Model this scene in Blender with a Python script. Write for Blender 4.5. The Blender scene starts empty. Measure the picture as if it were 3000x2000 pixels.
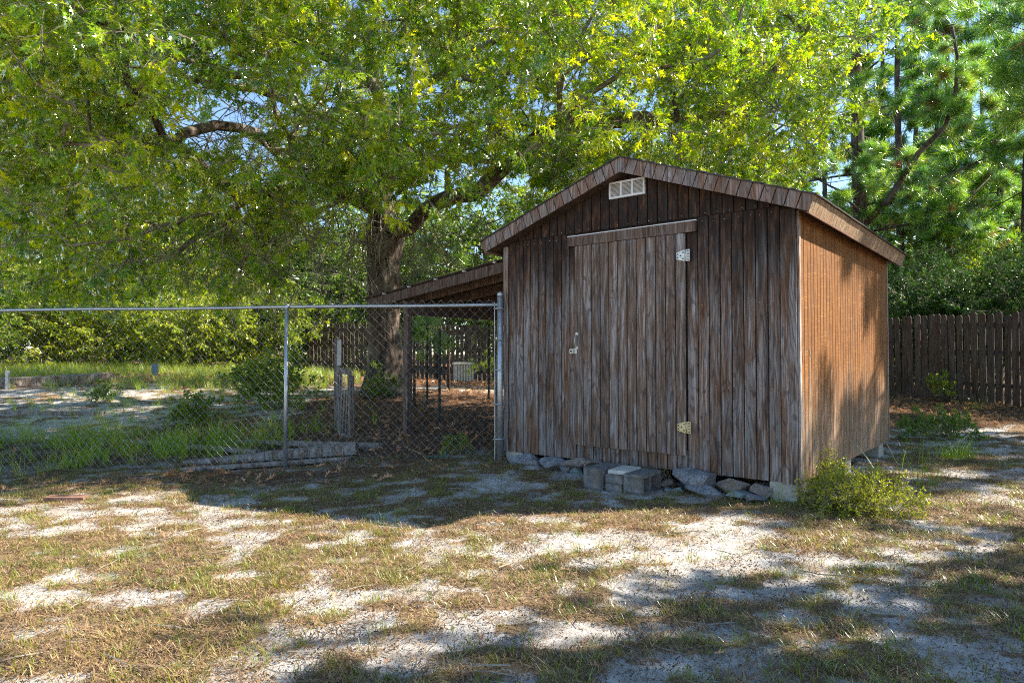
import bpy, bmesh, math, random
import numpy as np
from mathutils import Vector, Matrix, Euler
random.seed(7); rng = np.random.default_rng(7)
R = math.radians
scene = bpy.context.scene
col = scene.collection

# ------------------------------------------------------------------ camera
TH = R(1.3); F = 1981.0; CAMZ = 1.3
cd = bpy.data.cameras.new("camera"); cam = bpy.data.objects.new("camera", cd); col.objects.link(cam)
cam.location = (0, 0, CAMZ); cam.rotation_euler = (R(90) + TH, 0, 0)
cd.sensor_width = 36; cd.lens = 36 * F / 3000; cd.clip_start = .05; cd.clip_end = 2000
scene.camera = cam
# ------------------------------------------------------------------ world and sun
SUN_AZ = math.atan2(.145, .989); SUN_EL = R(39.5)          # direction towards the sun
world = bpy.data.worlds.new("World"); scene.world = world; world.use_nodes = True
wn = world.node_tree; bg = wn.nodes["Background"]
sky = wn.nodes.new("ShaderNodeTexSky"); sky.sky_type = 'NISHITA'; sky.sun_disc = False
sky.sun_elevation = SUN_EL; sky.sun_rotation = R(90) - SUN_AZ
sky.air_density = 1.0; sky.dust_density = .1; sky.ozone_density = 3.5
wn.links.new(sky.outputs[0], bg.inputs[0]); bg.inputs[1].default_value = .105
sl = bpy.data.lights.new("sun", 'SUN'); sl.energy = 5.0; sl.angle = R(.5); sl.color = (1, .92, .78)
so = bpy.data.objects.new("sun", sl); col.objects.link(so)
sd = Vector((math.cos(SUN_AZ) * math.cos(SUN_EL), math.sin(SUN_AZ) * math.cos(SUN_EL), math.sin(SUN_EL)))
so.rotation_euler = (-sd).to_track_quat('-Z', 'Y').to_euler(); so.location = (20, 5, 30)
scene.view_settings.view_transform = 'Standard'; scene.view_settings.look = 'None'
scene.view_settings.exposure = 1.55; scene.view_settings.gamma = 1
scene.render.engine = 'CYCLES'
cy = scene.cycles
cy.max_bounces = 7; cy.diffuse_bounces = 3; cy.glossy_bounces = 2; cy.transmission_bounces = 4; cy.transparent_max_bounces = 6
cy.sample_clamp_indirect = 6; cy.use_denoising = False
cy.filter_width = 1.1; cy.caustics_reflective = False; cy.caustics_refractive = False

# ------------------------------------------------------------------ helpers
FW = np.array([0, math.cos(TH), math.sin(TH)]); UP = np.array([0, -math.sin(TH), math.cos(TH)])
def ray(px, py):
    return np.array([1., 0, 0]) * ((px - 1500) / F) + UP * ((1000 - py) / F) + FW
def W(px, py, Y):                       # point of the place at depth Y along a sight line measured in the photograph
    d = ray(px, py); return Vector(np.array([0, 0, CAMZ]) + d * (Y / d[1]))

_lat = rng.random((64, 64, 64)).astype(np.float32)
def _n2(x, y, seed=0):
    xi = np.floor(x).astype(int); yi = np.floor(y).astype(int); fx = x - xi; fy = y - yi
    fx = fx * fx * (3 - 2 * fx); fy = fy * fy * (3 - 2 * fy); L = _lat[seed % 64]
    a = L[xi % 64, yi % 64]; b = L[(xi + 1) % 64, yi % 64]; c = L[xi % 64, (yi + 1) % 64]; d = L[(xi + 1) % 64, (yi + 1) % 64]
    return (a * (1 - fx) + b * fx) * (1 - fy) + (c * (1 - fx) + d * fx) * fy
def fbm(x, y, s, seed=0, o=4):
    x = np.asarray(x, float); y = np.asarray(y, float); v = 0; a = .5; t = 0
    for i in range(o):
        v = v + a * _n2(x / s + 17.3 * i, y / s + 9.1 * i, seed + i); t += a; a *= .5; s *= .5
    return v / t
def sstep(a, b, x):
    t = np.clip((x - a) / (b - a), 0, 1); return t * t * (3 - 2 * t)

CP = [(-3, 1, 0), (0, 1, 0), (3, 1, 0), (-4, 4, -.02), (0, 4, 0), (4, 4, 0), (-6, -10, 0), (6, -10, 0), (0, -30, 0), (2.49, 5.89, .03),
      (.9, 6.6, .03), (-.09, 7.96, .08), (-2.71, 8.22, -.08), (-6.67, 8.81, -.22), (-5, 6, -.05), (5, 9, .0), (5, 6, 0), (8, 8, .05),
      (9.67, 12.9, .33), (8.95, 14.3, .39), (7.3, 17.5, .42), (7, 11, .15), (12, 9, .2), (-1.66, 9.36, .16), (-3, 9.4, -.02), (-2.67, 14, .55),
      (0, 12, .4), (2, 12, .3), (0, 24, .42), (-9, 17, .75), (-4.5, 16.5, .66), (-14, 17, .8), (-7, 11.5, .18), (-12, 12, .2), (-14, 8, -.2),
      (-12, 26, .85), (-4, 26, .62), (10, 26, .6), (-40, 50, 1.4), (0, 60, 1), (40, 50, 1), (40, 0, .3), (-40, 0, 0), (0, 200, 2), (200, 60, 1), (-200, 60, 2)]
CPa = np.array(CP, float)
_D = np.linalg.norm(CPa[:, None, :2] - CPa[None, :, :2], axis=2)
_A = np.block([[_D, np.ones((len(CP), 1))], [np.ones((1, len(CP))), np.zeros((1, 1))]])
_Wt = np.linalg.solve(_A, np.append(CPa[:, 2], 0))
def gz(x, y):
    x = np.asarray(x, float); y = np.asarray(y, float); sh = x.shape; x = x.ravel(); y = y.ravel(); v = np.full(x.shape, _Wt[-1])
    for (cx, cyy, _), w in zip(CP, _Wt[:-1]): v += w * np.sqrt((x - cx) ** 2 + (y - cyy) ** 2 + .3)
    v += (fbm(x, y, 1.3, 3, 3) - .5) * .05 + (fbm(x, y, .25, 9, 3) - .5) * .022
    return v.reshape(sh)
def g1(x, y): return float(gz(np.array([x]), np.array([y]))[0])
def G(px, py):                          # where a sight line meets the ground
    d = ray(px, py); o = np.array([0, 0, CAMZ]); t = 2.
    while t < 60:
        p = o + d * t
        if p[2] < g1(p[0], p[1]): return Vector(p)
        t += .04
    return Vector(p)

def props(o, label=None, cat=None, group=None, kind=None):
    if label: o['label'] = label
    if cat: o['category'] = cat
    if group: o['group'] = group
    if kind: o['kind'] = kind
    return o
def empty(name, loc=(0, 0, 0), rz=0, **k):
    o = bpy.data.objects.new(name, None); col.objects.link(o); o.location = loc; o.rotation_euler = (0, 0, rz); o.empty_display_size = .1
    return props(o, **k)
def link(name, me, parent=None, loc=(0, 0, 0), rot=(0, 0, 0), scale=(1, 1, 1), **k):
    o = bpy.data.objects.new(name, me); col.objects.link(o); o.parent = parent; o.location = loc; o.rotation_euler = rot; o.scale = scale
    return props(o, **k)
def mesh(name, V, Fc, m, smooth=False):
    me = bpy.data.meshes.new(name); me.from_pydata([tuple(v) for v in V], [], Fc); me.update()
    if m: me.materials.append(m)
    if smooth: me.polygons.foreach_set('use_smooth', [True] * len(me.polygons))
    return me
class MB:
    def __init__(s): s.V = []; s.F = []
    def add(s, V, Fc):
        b = len(s.V); s.V += [tuple(v) for v in V]; s.F += [tuple(i + b for i in f) for f in Fc]; return s
    def box(s, x0, x1, y0, y1, z0, z1):
        return s.add([(x0, y0, z0), (x1, y0, z0), (x1, y1, z0), (x0, y1, z0), (x0, y0, z1), (x1, y0, z1), (x1, y1, z1), (x0, y1, z1)],
                     [(0, 3, 2, 1), (4, 5, 6, 7), (0, 1, 5, 4), (1, 2, 6, 5), (2, 3, 7, 6), (3, 0, 4, 7)])
    def tube(s, pts, r, n=8, cap=True):
        pts = [Vector(p) for p in pts]; rs = r if isinstance(r, (list, tuple)) else [r] * len(pts)
        V = []; Fc = []; ref = None
        for i, p in enumerate(pts):
            d = (pts[min(i + 1, len(pts) - 1)] - pts[max(i - 1, 0)])
            d = d.normalized() if d.length > 1e-9 else Vector((0, 0, 1))
            if ref is None: ref = Vector((0, 0, 1)) if abs(d.z) < .9 else Vector((1, 0, 0))
            a = d.cross(ref).normalized(); b = a.cross(d); ref = b
            for k in range(n):
                t = 2 * math.pi * k / n; V.append(p + (a * math.cos(t) + b * math.sin(t)) * rs[i])
        for i in range(len(pts) - 1):
            for k in range(n):
                Fc.append((i * n + k, i * n + (k + 1) % n, (i + 1) * n + (k + 1) % n, (i + 1) * n + k))
        if cap: Fc.append(tuple(range(n - 1, -1, -1))); Fc.append(tuple((len(pts) - 1) * n + k for k in range(n)))
        return s.add(V, Fc)
    def me(s, name, m, smooth=False): return mesh(name, s.V, s.F, m, smooth)
    def obj(s, name, m, parent=None, loc=(0, 0, 0), rot=(0, 0, 0), smooth=False, **k):
        return link(name, s.me(name, m, smooth), parent, loc, rot, **k)

# ------------------------------------------------------------------ material building
class NT:
    def __init__(s, name):
        s.m = bpy.data.materials.new(name); s.m.use_nodes = True; s.t = s.m.node_tree; s.t.nodes.clear()
        s.out = s.t.nodes.new('ShaderNodeOutputMaterial')
    def n(s, typ, ins={}, **at):
        nd = s.t.nodes.new('ShaderNode' + typ)
        for k, v in at.items(): setattr(nd, k, v)
        for k, v in ins.items():
            if hasattr(v, 'is_linked') or isinstance(v, bpy.types.NodeSocket): s.t.links.new(v, nd.inputs[k])
            else: nd.inputs[k].default_value = v
        return nd
    def math(s, op, a, b=0., clamp=False):
        nd = s.n('Math', {0: a, 1: b}, operation=op, use_clamp=clamp); return nd.outputs[0]
    def mix(s, f, a, b, bt='MIX'):
        nd = s.n('Mix', {0: f, 6: a, 7: b}, data_type='RGBA', blend_type=bt); return nd.outputs[2]
    def noise(s, vec, scale, detail=4, rough=.55, dist=0.):
        return s.n('TexNoise', {'Vector': vec, 'Scale': scale, 'Detail': detail, 'Roughness': rough, 'Distortion': dist}).outputs[0]
    def mapv(s, vec, scale, loc=(0, 0, 0)):
        return s.n('Mapping', {0: vec, 1: loc, 3: scale}).outputs[0]
    def ramp(s, f, *st):
        nd = s.n('ValToRGB', {0: f}); e = nd.color_ramp.elements
        while len(e) < len(st): e.new(.5)
        for i, (p, c) in enumerate(st):
            e[i].position = p; e[i].color = (c, c, c, 1) if isinstance(c, (int, float)) else (*c, 1)
        return nd.outputs[0]
    def sm(s, v, a, b):
        return s.n('MapRange', {0: v, 1: a, 2: b, 3: 0., 4: 1.}, interpolation_type='SMOOTHSTEP').outputs[0]
    def fin(s, colr, rough=.8, bump=None, bd=.01, bs=.6, spec=.3, metal=0.):
        p = s.n('BsdfPrincipled', {'Base Color': colr, 'Roughness': rough, 'Metallic': metal, 'Specular IOR Level': spec})
        if bump is not None:
            b = s.n('Bump', {'Height': bump, 'Distance': bd, 'Strength': bs}); s.t.links.new(b.outputs[0], p.inputs['Normal'])
        s.t.links.new(p.outputs[0], s.out.inputs[0]); return s.m
def C4(c): return (*c, 1)

def wood(name, grey, brown, dark, light, browny=.45, stain=None, orange=None, saw=.35, bump=.004):
    t = NT(name); tc = t.n('TexCoord').outputs['Object']; rnd = t.n('ObjectInfo').outputs['Random']
    off = t.n('CombineXYZ', {0: t.math('MULTIPLY', rnd, 37.), 1: t.math('MULTIPLY', rnd, 91.), 2: t.math('MULTIPLY', rnd, 53.)}).outputs[0]
    v = t.n('VectorMath', {0: tc, 1: off}, operation='ADD').outputs[0]
    lowf = t.noise(t.mapv(v, (5.5, 5.5, .85)), 1, 2, .5, .4)
    rings = t.math('SINE', t.math('MULTIPLY', lowf, 85.)); rings = t.math('MULTIPLY_ADD', rings, .5); t.t.nodes[-1].inputs[2].default_value = .5
    fine = t.noise(t.mapv(v, (130, 130, 3.5)), 1, 5, .65)
    pat = t.noise(t.mapv(v, (9, 9, 1.6)), 1, 5, .6)
    pat2 = t.noise(t.mapv(v, (22, 22, 5)), 1, 4, .65)
    sawn = t.noise(t.mapv(v, (5, 5, 85)), 1, 4, .65)
    c = t.mix(t.sm(pat, .5 - browny * .3, .68 - browny * .12), C4(brown), C4(grey))
    strk = t.noise(t.mapv(v, (34, 34, 1.7)), 1, 4, .6); strk2 = t.noise(t.mapv(v, (24, 24, 1.2)), 1, 5, .65, .5)
    c = t.mix(t.math('MULTIPLY', t.sm(strk, .5, .68), .6), c, C4(light)); c = t.mix(t.math('MULTIPLY', t.sm(strk2, .53, .66), .7), c, C4(dark))
    c = t.mix(t.math('MULTIPLY', t.sm(fine, .52, .72), .6), c, C4(light))
    c = t.mix(t.math('MULTIPLY', t.sm(rings, .62, .95), t.math('MULTIPLY', t.sm(pat2, .35, .6), .6)), c, C4(dark))
    c = t.mix(t.math('MULTIPLY', t.sm(sawn, .58, .72), saw), c, C4(brown))
    c = t.mix(t.math('MULTIPLY', t.sm(fine, .5, .3), .7), c, C4(dark))
    if orange:
        pz = t.n('SeparateXYZ', {0: t.n('NewGeometry').outputs['Position']}).outputs[2]
        h = t.math('ADD', pz, t.math('MULTIPLY', t.math('SUBTRACT', t.noise(t.mapv(v, (14, 14, 1.2)), 1, 5, .7), .5), 2.6))
        f = t.sm(h, .5, 1.25)
        oc = t.mix(t.sm(fine, .35, .65), C4(orange[1]), C4(orange[0])); oc = t.mix(t.math('MULTIPLY', t.sm(sawn, .5, .72), .6), oc, C4(orange[2])); oc = t.mix(t.math('MULTIPLY', t.sm(t.noise(t.mapv(v, (70, 70, 2.2)), 1, 4, .65), .56, .72), .28), oc, C4(light)); oc = t.mix(t.math('MULTIPLY', t.sm(strk2, .5, .64), .75), oc, C4(dark))
        c = t.mix(f, c, oc)
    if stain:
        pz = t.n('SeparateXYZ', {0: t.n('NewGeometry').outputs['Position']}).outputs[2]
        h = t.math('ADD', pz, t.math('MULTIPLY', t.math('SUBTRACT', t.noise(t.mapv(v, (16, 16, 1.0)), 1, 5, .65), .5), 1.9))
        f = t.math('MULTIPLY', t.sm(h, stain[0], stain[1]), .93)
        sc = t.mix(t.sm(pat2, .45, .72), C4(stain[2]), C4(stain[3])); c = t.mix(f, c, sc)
    var = t.math('MULTIPLY_ADD', rnd, .34); t.t.nodes[-1].inputs[2].default_value = .82
    c = t.n('VectorMath', {0: c, 1: t.n('CombineXYZ', {0: var, 1: var, 2: var}).outputs[0]}, operation='MULTIPLY').outputs[0]
    hgt = t.math('ADD', t.math('MULTIPLY', fine, .7), t.math('MULTIPLY', rings, .25))
    return t.fin(c, .82, hgt, bump, .7, .25)
GREY = (.22, .195, .18); BRN = (.17, .085, .042); DRK = (.036, .025, .02); LGT = (.47, .43, .41)
M = {}
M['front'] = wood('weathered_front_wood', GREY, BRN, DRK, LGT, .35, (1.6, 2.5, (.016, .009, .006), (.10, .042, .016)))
M['door'] = wood('weathered_door_wood', (.26, .235, .225), (.18, .11, .07), (.05, .038, .034), (.5, .46, .44), 0)
M['fascia'] = wood('fascia_wood', (.26, .22, .2), (.22, .12, .07), (.07, .045, .035), (.45, .42, .4), .4)
M['sidef'] = wood('side_fascia_wood', (.3, .2, .12), (.3, .13, .045), (.07, .035, .02), (.5, .38, .25), .9)
M['side'] = wood('stained_side_wood', (.33, .24, .17), (.26, .12, .045), (.06, .03, .018), (.52, .39, .26), .5,
                 None, ((.29, .105, .012), (.11, .038, .006), (.44, .21, .055)))
M['corner'] = wood('corner_board_wood', (.36, .31, .28), (.26, .14, .07), (.09, .06, .04), (.6, .54, .5), .6)
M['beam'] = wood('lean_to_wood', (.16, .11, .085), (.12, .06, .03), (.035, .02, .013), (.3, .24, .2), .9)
M['picket'] = wood('picket_wood', (.10, .08, .07), (.09, .045, .028), (.024, .016, .013), (.19, .165, .15), .7)
M['timber'] = wood('grey_timber', (.3, .27, .25), (.2, .13, .09), (.05, .04, .03), (.5, .46, .43), .45, bump=.01)

def plain(name, c1, c2, scale=30, rough=.7, metal=0, bd=.003, detail=5, spec=.4, sc=(1, 1, 1), c3=None):
    t = NT(name); v = t.mapv(t.n('TexCoord').outputs['Object'], sc)
    n = t.noise(v, scale, detail, .65); n2 = t.noise(v, scale * .13, 3, .5)
    c = t.mix(t.sm(t.math('ADD', t.math('MULTIPLY', n, .6), t.math('MULTIPLY', n2, .4)), .38, .62), C4(c1), C4(c2))
    if c3: c = t.mix(t.math('MULTIPLY', t.sm(t.noise(v, 6, 6, .7), .47, .66), .75), c, C4(c3))
    return t.fin(c, rough, n, bd, .7, spec, metal)
M['galv'] = plain('galvanised_steel', (.36, .38, .4), (.55, .56, .56), 40, .42, .75, .0008)
M['wire'] = plain('galvanised_wire', (.4, .43, .45), (.56, .58, .6), 20, .4, .6, .0003)
M['darkmetal'] = plain('dark_green_steel', (.02, .035, .03), (.05, .07, .055), 20, .6, .2)
M['white'] = plain('white_painted_metal', (.68, .66, .62), (.8, .79, .76), 14, .45)
M['louvre'] = plain('louvre_metal', (.42, .37, .3), (.55, .5, .42), 14, .5)
M['zinc'] = plain('zinc_hinge', (.42, .42, .36), (.6, .58, .52), 60, .35, .45)
M['brass'] = plain('brass_hinge', (.42, .34, .16), (.62, .53, .3), 60, .35, .45)
M['blackhole'] = plain('screw_head', (.02, .02, .02), (.04, .035, .03), 60, .5)
M['concrete'] = plain('concrete', (.1, .095, .088), (.27, .26, .245), 110, .97, 0, .006, 8, .15, c3=(.17, .13, .095))
M['concrete_light'] = plain('light_concrete', (.42, .4, .36), (.58, .55, .5), 45, .95, 0, .004, 8, .2)
M['pier'] = plain('pier_concrete', (.34, .3, .25), (.5, .45, .38), 45, .95, 0, .005, 8, .2)
M['cream'] = plain('cream_paver', (.5, .47, .4), (.62, .6, .54), 35, .95, 0, .003, 8, .2)
M['stone_grey'] = plain('grey_stone', (.11, .115, .13), (.34, .33, .33), 60, .95, 0, .012, 9, .2, c3=(.16, .11, .075))
M['stone_tan'] = plain('tan_stone', (.15, .11, .08), (.38, .32, .28), 50, .95, 0, .012, 9, .2, c3=(.10, .065, .045))
M['stone_green'] = plain('greenish_stone', (.13, .17, .16), (.26, .3, .28), 22, .9, 0, .01, 9, .3)
M['shingle'] = plain('asphalt_shingle', (.04, .036, .034), (.1, .09, .085), 260, .95, 0, .003)
M['sheet'] = plain('weathered_roof_sheet', (.13, .115, .1), (.24, .21, .19), 12, .7, .1)
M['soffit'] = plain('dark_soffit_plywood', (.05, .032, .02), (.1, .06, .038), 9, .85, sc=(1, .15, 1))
M['dark'] = plain('dark_floor_wood', (.05, .035, .025), (.09, .06, .04), 12, .9)
M['groove'] = plain('dark_groove_wood', (.018, .013, .01), (.035, .024, .018), 30, .95)
M['hose'] = plain('green_hose', (.02, .14, .09), (.05, .22, .14), 12, .5)
M['bluewood'] = plain('painted_blue_stake', (.1, .16, .3), (.2, .27, .4), 20, .7)
M['redbrown'] = plain('red_brown_wood_block', (.2, .1, .07), (.3, .17, .12), 24, .85)
M['straw'] = plain('dry_straw', (.28, .19, .1), (.46, .34, .2), 30, .9)

def bark(name, c1, c2, c3, sc=(14, 14, 3.2), d=.03):
    t = NT(name); v = t.n('TexCoord').outputs['Object']
    n = t.noise(t.mapv(v, sc), 1, 6, .6, .6); n2 = t.noise(v, 60, 4, .6); n3 = t.noise(v, 2.2, 3, .5)
    c = t.mix(t.sm(n, .38, .62), C4(c1), C4(c2)); c = t.mix(t.math('MULTIPLY', t.sm(n3, .5, .66), .6), c, C4(c3))
    c = t.mix(t.math('MULTIPLY', t.sm(n2, .5, .8), .35), c, C4(c3))
    return t.fin(c, .92, t.math('ADD', n, t.math('MULTIPLY', n2, .2)), d, 1, .2)
M['bark'] = bark('oak_bark', (.05, .036, .028), (.17, .125, .1), (.27, .25, .2))
M['twig'] = bark('oak_branch_bark', (.16, .125, .095), (.32, .27, .21), (.46, .43, .35), (30, 30, 20), .008)
M['limb'] = bark('oak_limb_bark', (.09, .07, .055), (.24, .2, .16), (.36, .34, .28), (20, 20, 12), .012)
M['pinebark'] = bark('pine_bark', (.045, .034, .03), (.14, .1, .08), (.2, .16, .14), (12, 12, 4), .03)
M['pinetwig'] = bark('pine_branch_bark', (.05, .035, .03), (.12, .085, .07), (.18, .14, .12), (30, 30, 20), .01)

def leafmat(name, c1, c2, c3, trans=.45, gloss=.25, rough=.38, tmul=1.5):
    """c1 light, c2 common, c3 dark leaf tone; each leaf spray carries its own random tone"""
    t = NT(name); tint = t.n('Attribute', attribute_name='tint', attribute_type='INSTANCER').outputs['Fac']
    rnd = t.n('ObjectInfo').outputs['Random']; lf = t.n('Attribute', attribute_name='leafid', attribute_type='GEOMETRY').outputs['Fac']
    f = t.math('ADD', t.math('MULTIPLY', tint, .5), t.math('ADD', t.math('MULTIPLY', rnd, .1), t.math('MULTIPLY', lf, .4)))
    c = t.ramp(f, (.12, c3), (.5, c2), (.85, c1))
    tcn = t.n('VectorMath', {0: c, 1: (tmul * 1.05, tmul, tmul * .45)}, operation='MULTIPLY').outputs[0]
    df = t.n('BsdfDiffuse', {'Color': c}); tr = t.n('BsdfTranslucent', {'Color': tcn}); gl = t.n('BsdfGlossy', {'Color': (1, 1, 1, 1), 'Roughness': rough})
    a = t.n('MixShader', {0: trans, 1: df.outputs[0], 2: tr.outputs[0]})
    fr = t.n('LayerWeight', {'Blend': .35}).outputs['Fresnel']
    b = t.n('MixShader', {0: t.math('MULTIPLY', fr, gloss), 1: a.outputs[0], 2: gl.outputs[0]})
    t.t.links.new(b.outputs[0], t.out.inputs[0]); return t.m
M['leaf'] = leafmat('oak_leaf', (.64, .64, .008), (.24, .39, .005), (.022, .115, .014), .48, .5, .25, 2.1)
M['leafbg'] = leafmat('understory_leaf', (.42, .46, .02), (.14, .24, .012), (.02, .07, .01), .45, .25, .4, 1.9)
M['leafdark'] = leafmat('holly_leaf', (.10, .22, .03), (.04, .11, .02), (.014, .05, .02), .25, .12, .4, 1.5)
M['needle'] = leafmat('pine_needle', (.42, .56, .04), (.14, .33, .03), (.03, .11, .04), .45, .4, .3, 1.7)
M['needlebrown'] = leafmat('dead_pine_needle', (.38, .17, .06), (.26, .12, .05), (.16, .07, .03), .3, .2)
M['blade'] = leafmat('grass_blade', (.44, .31, .09), (.24, .29, .02), (.07, .17, .012), .4, .15, .4, 1.4)
M['tallgrass'] = leafmat('tall_grass_blade', (.52, .48, .12), (.3, .42, .03), (.13, .26, .015), .45, .12, .4, 1.6)
M['dry'] = leafmat('dry_thatch', (.46, .31, .16), (.24, .145, .07), (.08, .048, .03), .15, .05, .6, 1)
M['dead'] = leafmat('fallen_leaf', (.72, .40, .22), (.44, .23, .13), (.2, .11, .07), .25, .12, .5, 1)
M['shrub'] = leafmat('shrub_leaf', (.42, .42, .02), (.24, .30, .015), (.09, .15, .015), .4, .2, .4, 1.6)

# ------------------------------------------------------------------ ground
def axis(lo, hi, d, far, gr=1.16):
    a = list(np.arange(lo, hi + d / 2, d)); s = d; p = a[-1]
    while p < far: s *= gr; p += s; a.append(p)
    s = d; p = a[0]; b = []
    while p > -far: s *= gr; p -= s; b.append(p)
    return np.array(b[::-1] + a)
def thatch_mask(x, y):
    n = .68 * fbm(x * .75, y, .17, 20, 4) + .32 * fbm(x, y, .8, 27, 3)
    sandy = .075 * np.exp(-(((x - 1.5) / 1.1) ** 2 + ((y - 4.7) / .55) ** 2)) + .075 * np.exp(-(((x - .2) / 2.2) ** 2 + ((y - 6.5) / .75) ** 2)) + .05 * sstep(3.2, 4.8, x) * sstep(5, 7, y) + .09 * sstep(-3.4, -4.6, x) * sstep(9.6, 10.8, y)
    sandy = sandy + .03 * np.exp(-(((x + .3) / .5) ** 2 + ((y - 3.3) / .25) ** 2)) + .05 * np.exp(-(((x + 1.2) / .6) ** 2 + ((y - 3.05) / .3) ** 2))
    return sstep(.43, .53, n - sandy * .9 + .014)
def leaf_mask(x, y):
    a = np.exp(-(((x + 1.4) / 2.6) ** 4 + ((y - 11.6) / 3.3) ** 4))
    b = sstep(0, 1, (y - 10.2 - .15 * (x - 5))) * sstep(4.5, 6.2, x)
    c = sstep(14, 18, y) * .8
    d = .75 * np.exp(-(((x + 5) / 1.4) ** 2 + ((y - 10.4) / 1.5) ** 2)) + .5 * np.exp(-(((x + 3.6) / 2.5) ** 2 + ((y - 7.7) / .5) ** 2))
    n = fbm(x, y, 1.2, 33, 4)
    return np.clip(np.maximum.reduce([a, b, c, d]) * 1.25 + (n - .5) * 1.2, 0, 1) * (np.maximum.reduce([a, b, c, d]) > .04)
def grass_mask(x, y):                  # taller grass behind the wire fence at the left
    a = np.exp(-(((x + 7.0) / 2.7) ** 4 + ((y - 9.5) / 1.2) ** 4)) + .6 * np.exp(-(((x + 3.9) / 1.2) ** 2 + ((y - 9.7) / .9) ** 2))
    return np.clip(a, 0, 1)
xs = axis(-9, 10, .05, 420); ys = axis(2, 14, .05, 420)
XX, YY = np.meshgrid(xs, ys); ZZ = gz(XX, YY)
T_ = thatch_mask(XX, YY); L_ = leaf_mask(XX, YY); Gm = grass_mask(XX, YY)
ZZ = ZZ + np.where((np.abs(XX) < 11) & (YY < 15) & (YY > 1), T_ * .012 + L_ * .02, 0)
gm = bpy.data.meshes.new('ground'); nx, ny = len(xs), len(ys)
co = np.stack([XX, YY, ZZ], -1).reshape(-1, 3)
ii = (np.arange(ny - 1)[:, None] * nx + np.arange(nx - 1)[None, :]).ravel()
fc = np.stack([ii, ii + 1, ii + nx + 1, ii + nx], 1)
gm.vertices.add(len(co)); gm.vertices.foreach_set('co', co.astype(np.float32).ravel())
gm.loops.add(len(fc) * 4); gm.loops.foreach_set('vertex_index', fc.ravel().astype(np.int32))
gm.polygons.add(len(fc)); gm.polygons.foreach_set('loop_start', np.arange(0, len(fc) * 4, 4, dtype=np.int32))
gm.update(calc_edges=True)
gm.polygons.foreach_set('use_smooth', np.ones(len(fc), bool))
ca = gm.color_attributes.new('cover', 'FLOAT_COLOR', 'POINT')
ca.data.foreach_set('color', np.stack([T_, L_, Gm, np.ones_like(T_)], -1).astype(np.float32).ravel())
t = NT('sandy_ground'); pos = t.n('NewGeometry').outputs['Position']
cv = t.n('SeparateColor', {0: t.n('Attribute', attribute_name='cover').outputs['Color']})
n1 = t.noise(pos, 42, 6, .7); n2 = t.noise(pos, 9, 5, .65); n3 = t.noise(pos, 160, 4, .7); n4 = t.noise(pos, 1.1, 3, .5)
sand = t.mix(t.sm(n2, .35, .65), (.52, .475, .43, 1), (.74, .71, .67, 1)); sand = t.mix(t.math('MULTIPLY', t.sm(n3, .55, .75), .5), sand, (.2, .16, .13, 1))
sand = t.mix(t.math('MULTIPLY', t.sm(n1, .56, .68), .75), sand, (.16, .11, .075, 1))
sand = t.mix(t.math('MULTIPLY', t.sm(n4, .5, .7), .35), sand, (.33, .27, .22, 1))
th = t.mix(t.sm(n1, .38, .62), (.10, .06, .034, 1), (.42, .29, .17, 1)); th = t.mix(t.math('MULTIPLY', t.sm(n3, .5, .7), .5), th, (.38, .32, .25, 1))
lf = t.mix(t.sm(n1, .38, .62), (.06, .036, .026, 1), (.27, .15, .09, 1))
f1 = t.sm(t.math('ADD', t.math('MULTIPLY', cv.outputs[0], .85), t.math('ADD', t.math('MULTIPLY', t.math('SUBTRACT', n1, .5), 1.7), t.math('MULTIPLY', t.math('SUBTRACT', n2, .5), 1.5))), .22, .62)
f2 = t.sm(t.math('ADD', cv.outputs[1], t.math('MULTIPLY', t.math('SUBTRACT', n2, .5), 1.2)), .35, .65)
sand = t.mix(t.math('MULTIPLY', t.sm(t.noise(pos, 2.6, 5, .6), .46, .6), .5), sand, (.34, .28, .23, 1)); c = t.mix(f1, sand, t.mix(t.math('MULTIPLY', t.sm(n4, .45, .6), .35), th, (.26, .15, .075, 1))); c = t.mix(f2, c, lf); c = t.mix(t.math('MULTIPLY', cv.outputs[2], .7), c, (.09, .075, .04, 1))
M['ground'] = t.fin(c, .95, t.math('ADD', t.math('MULTIPLY', n1, .8), t.math('ADD', t.math('MULTIPLY', n2, .8), t.math('MULTIPLY', n3, .3))), .035, 1, .15)
gm.materials.append(M['ground']); link('ground', gm, kind='structure')

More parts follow.
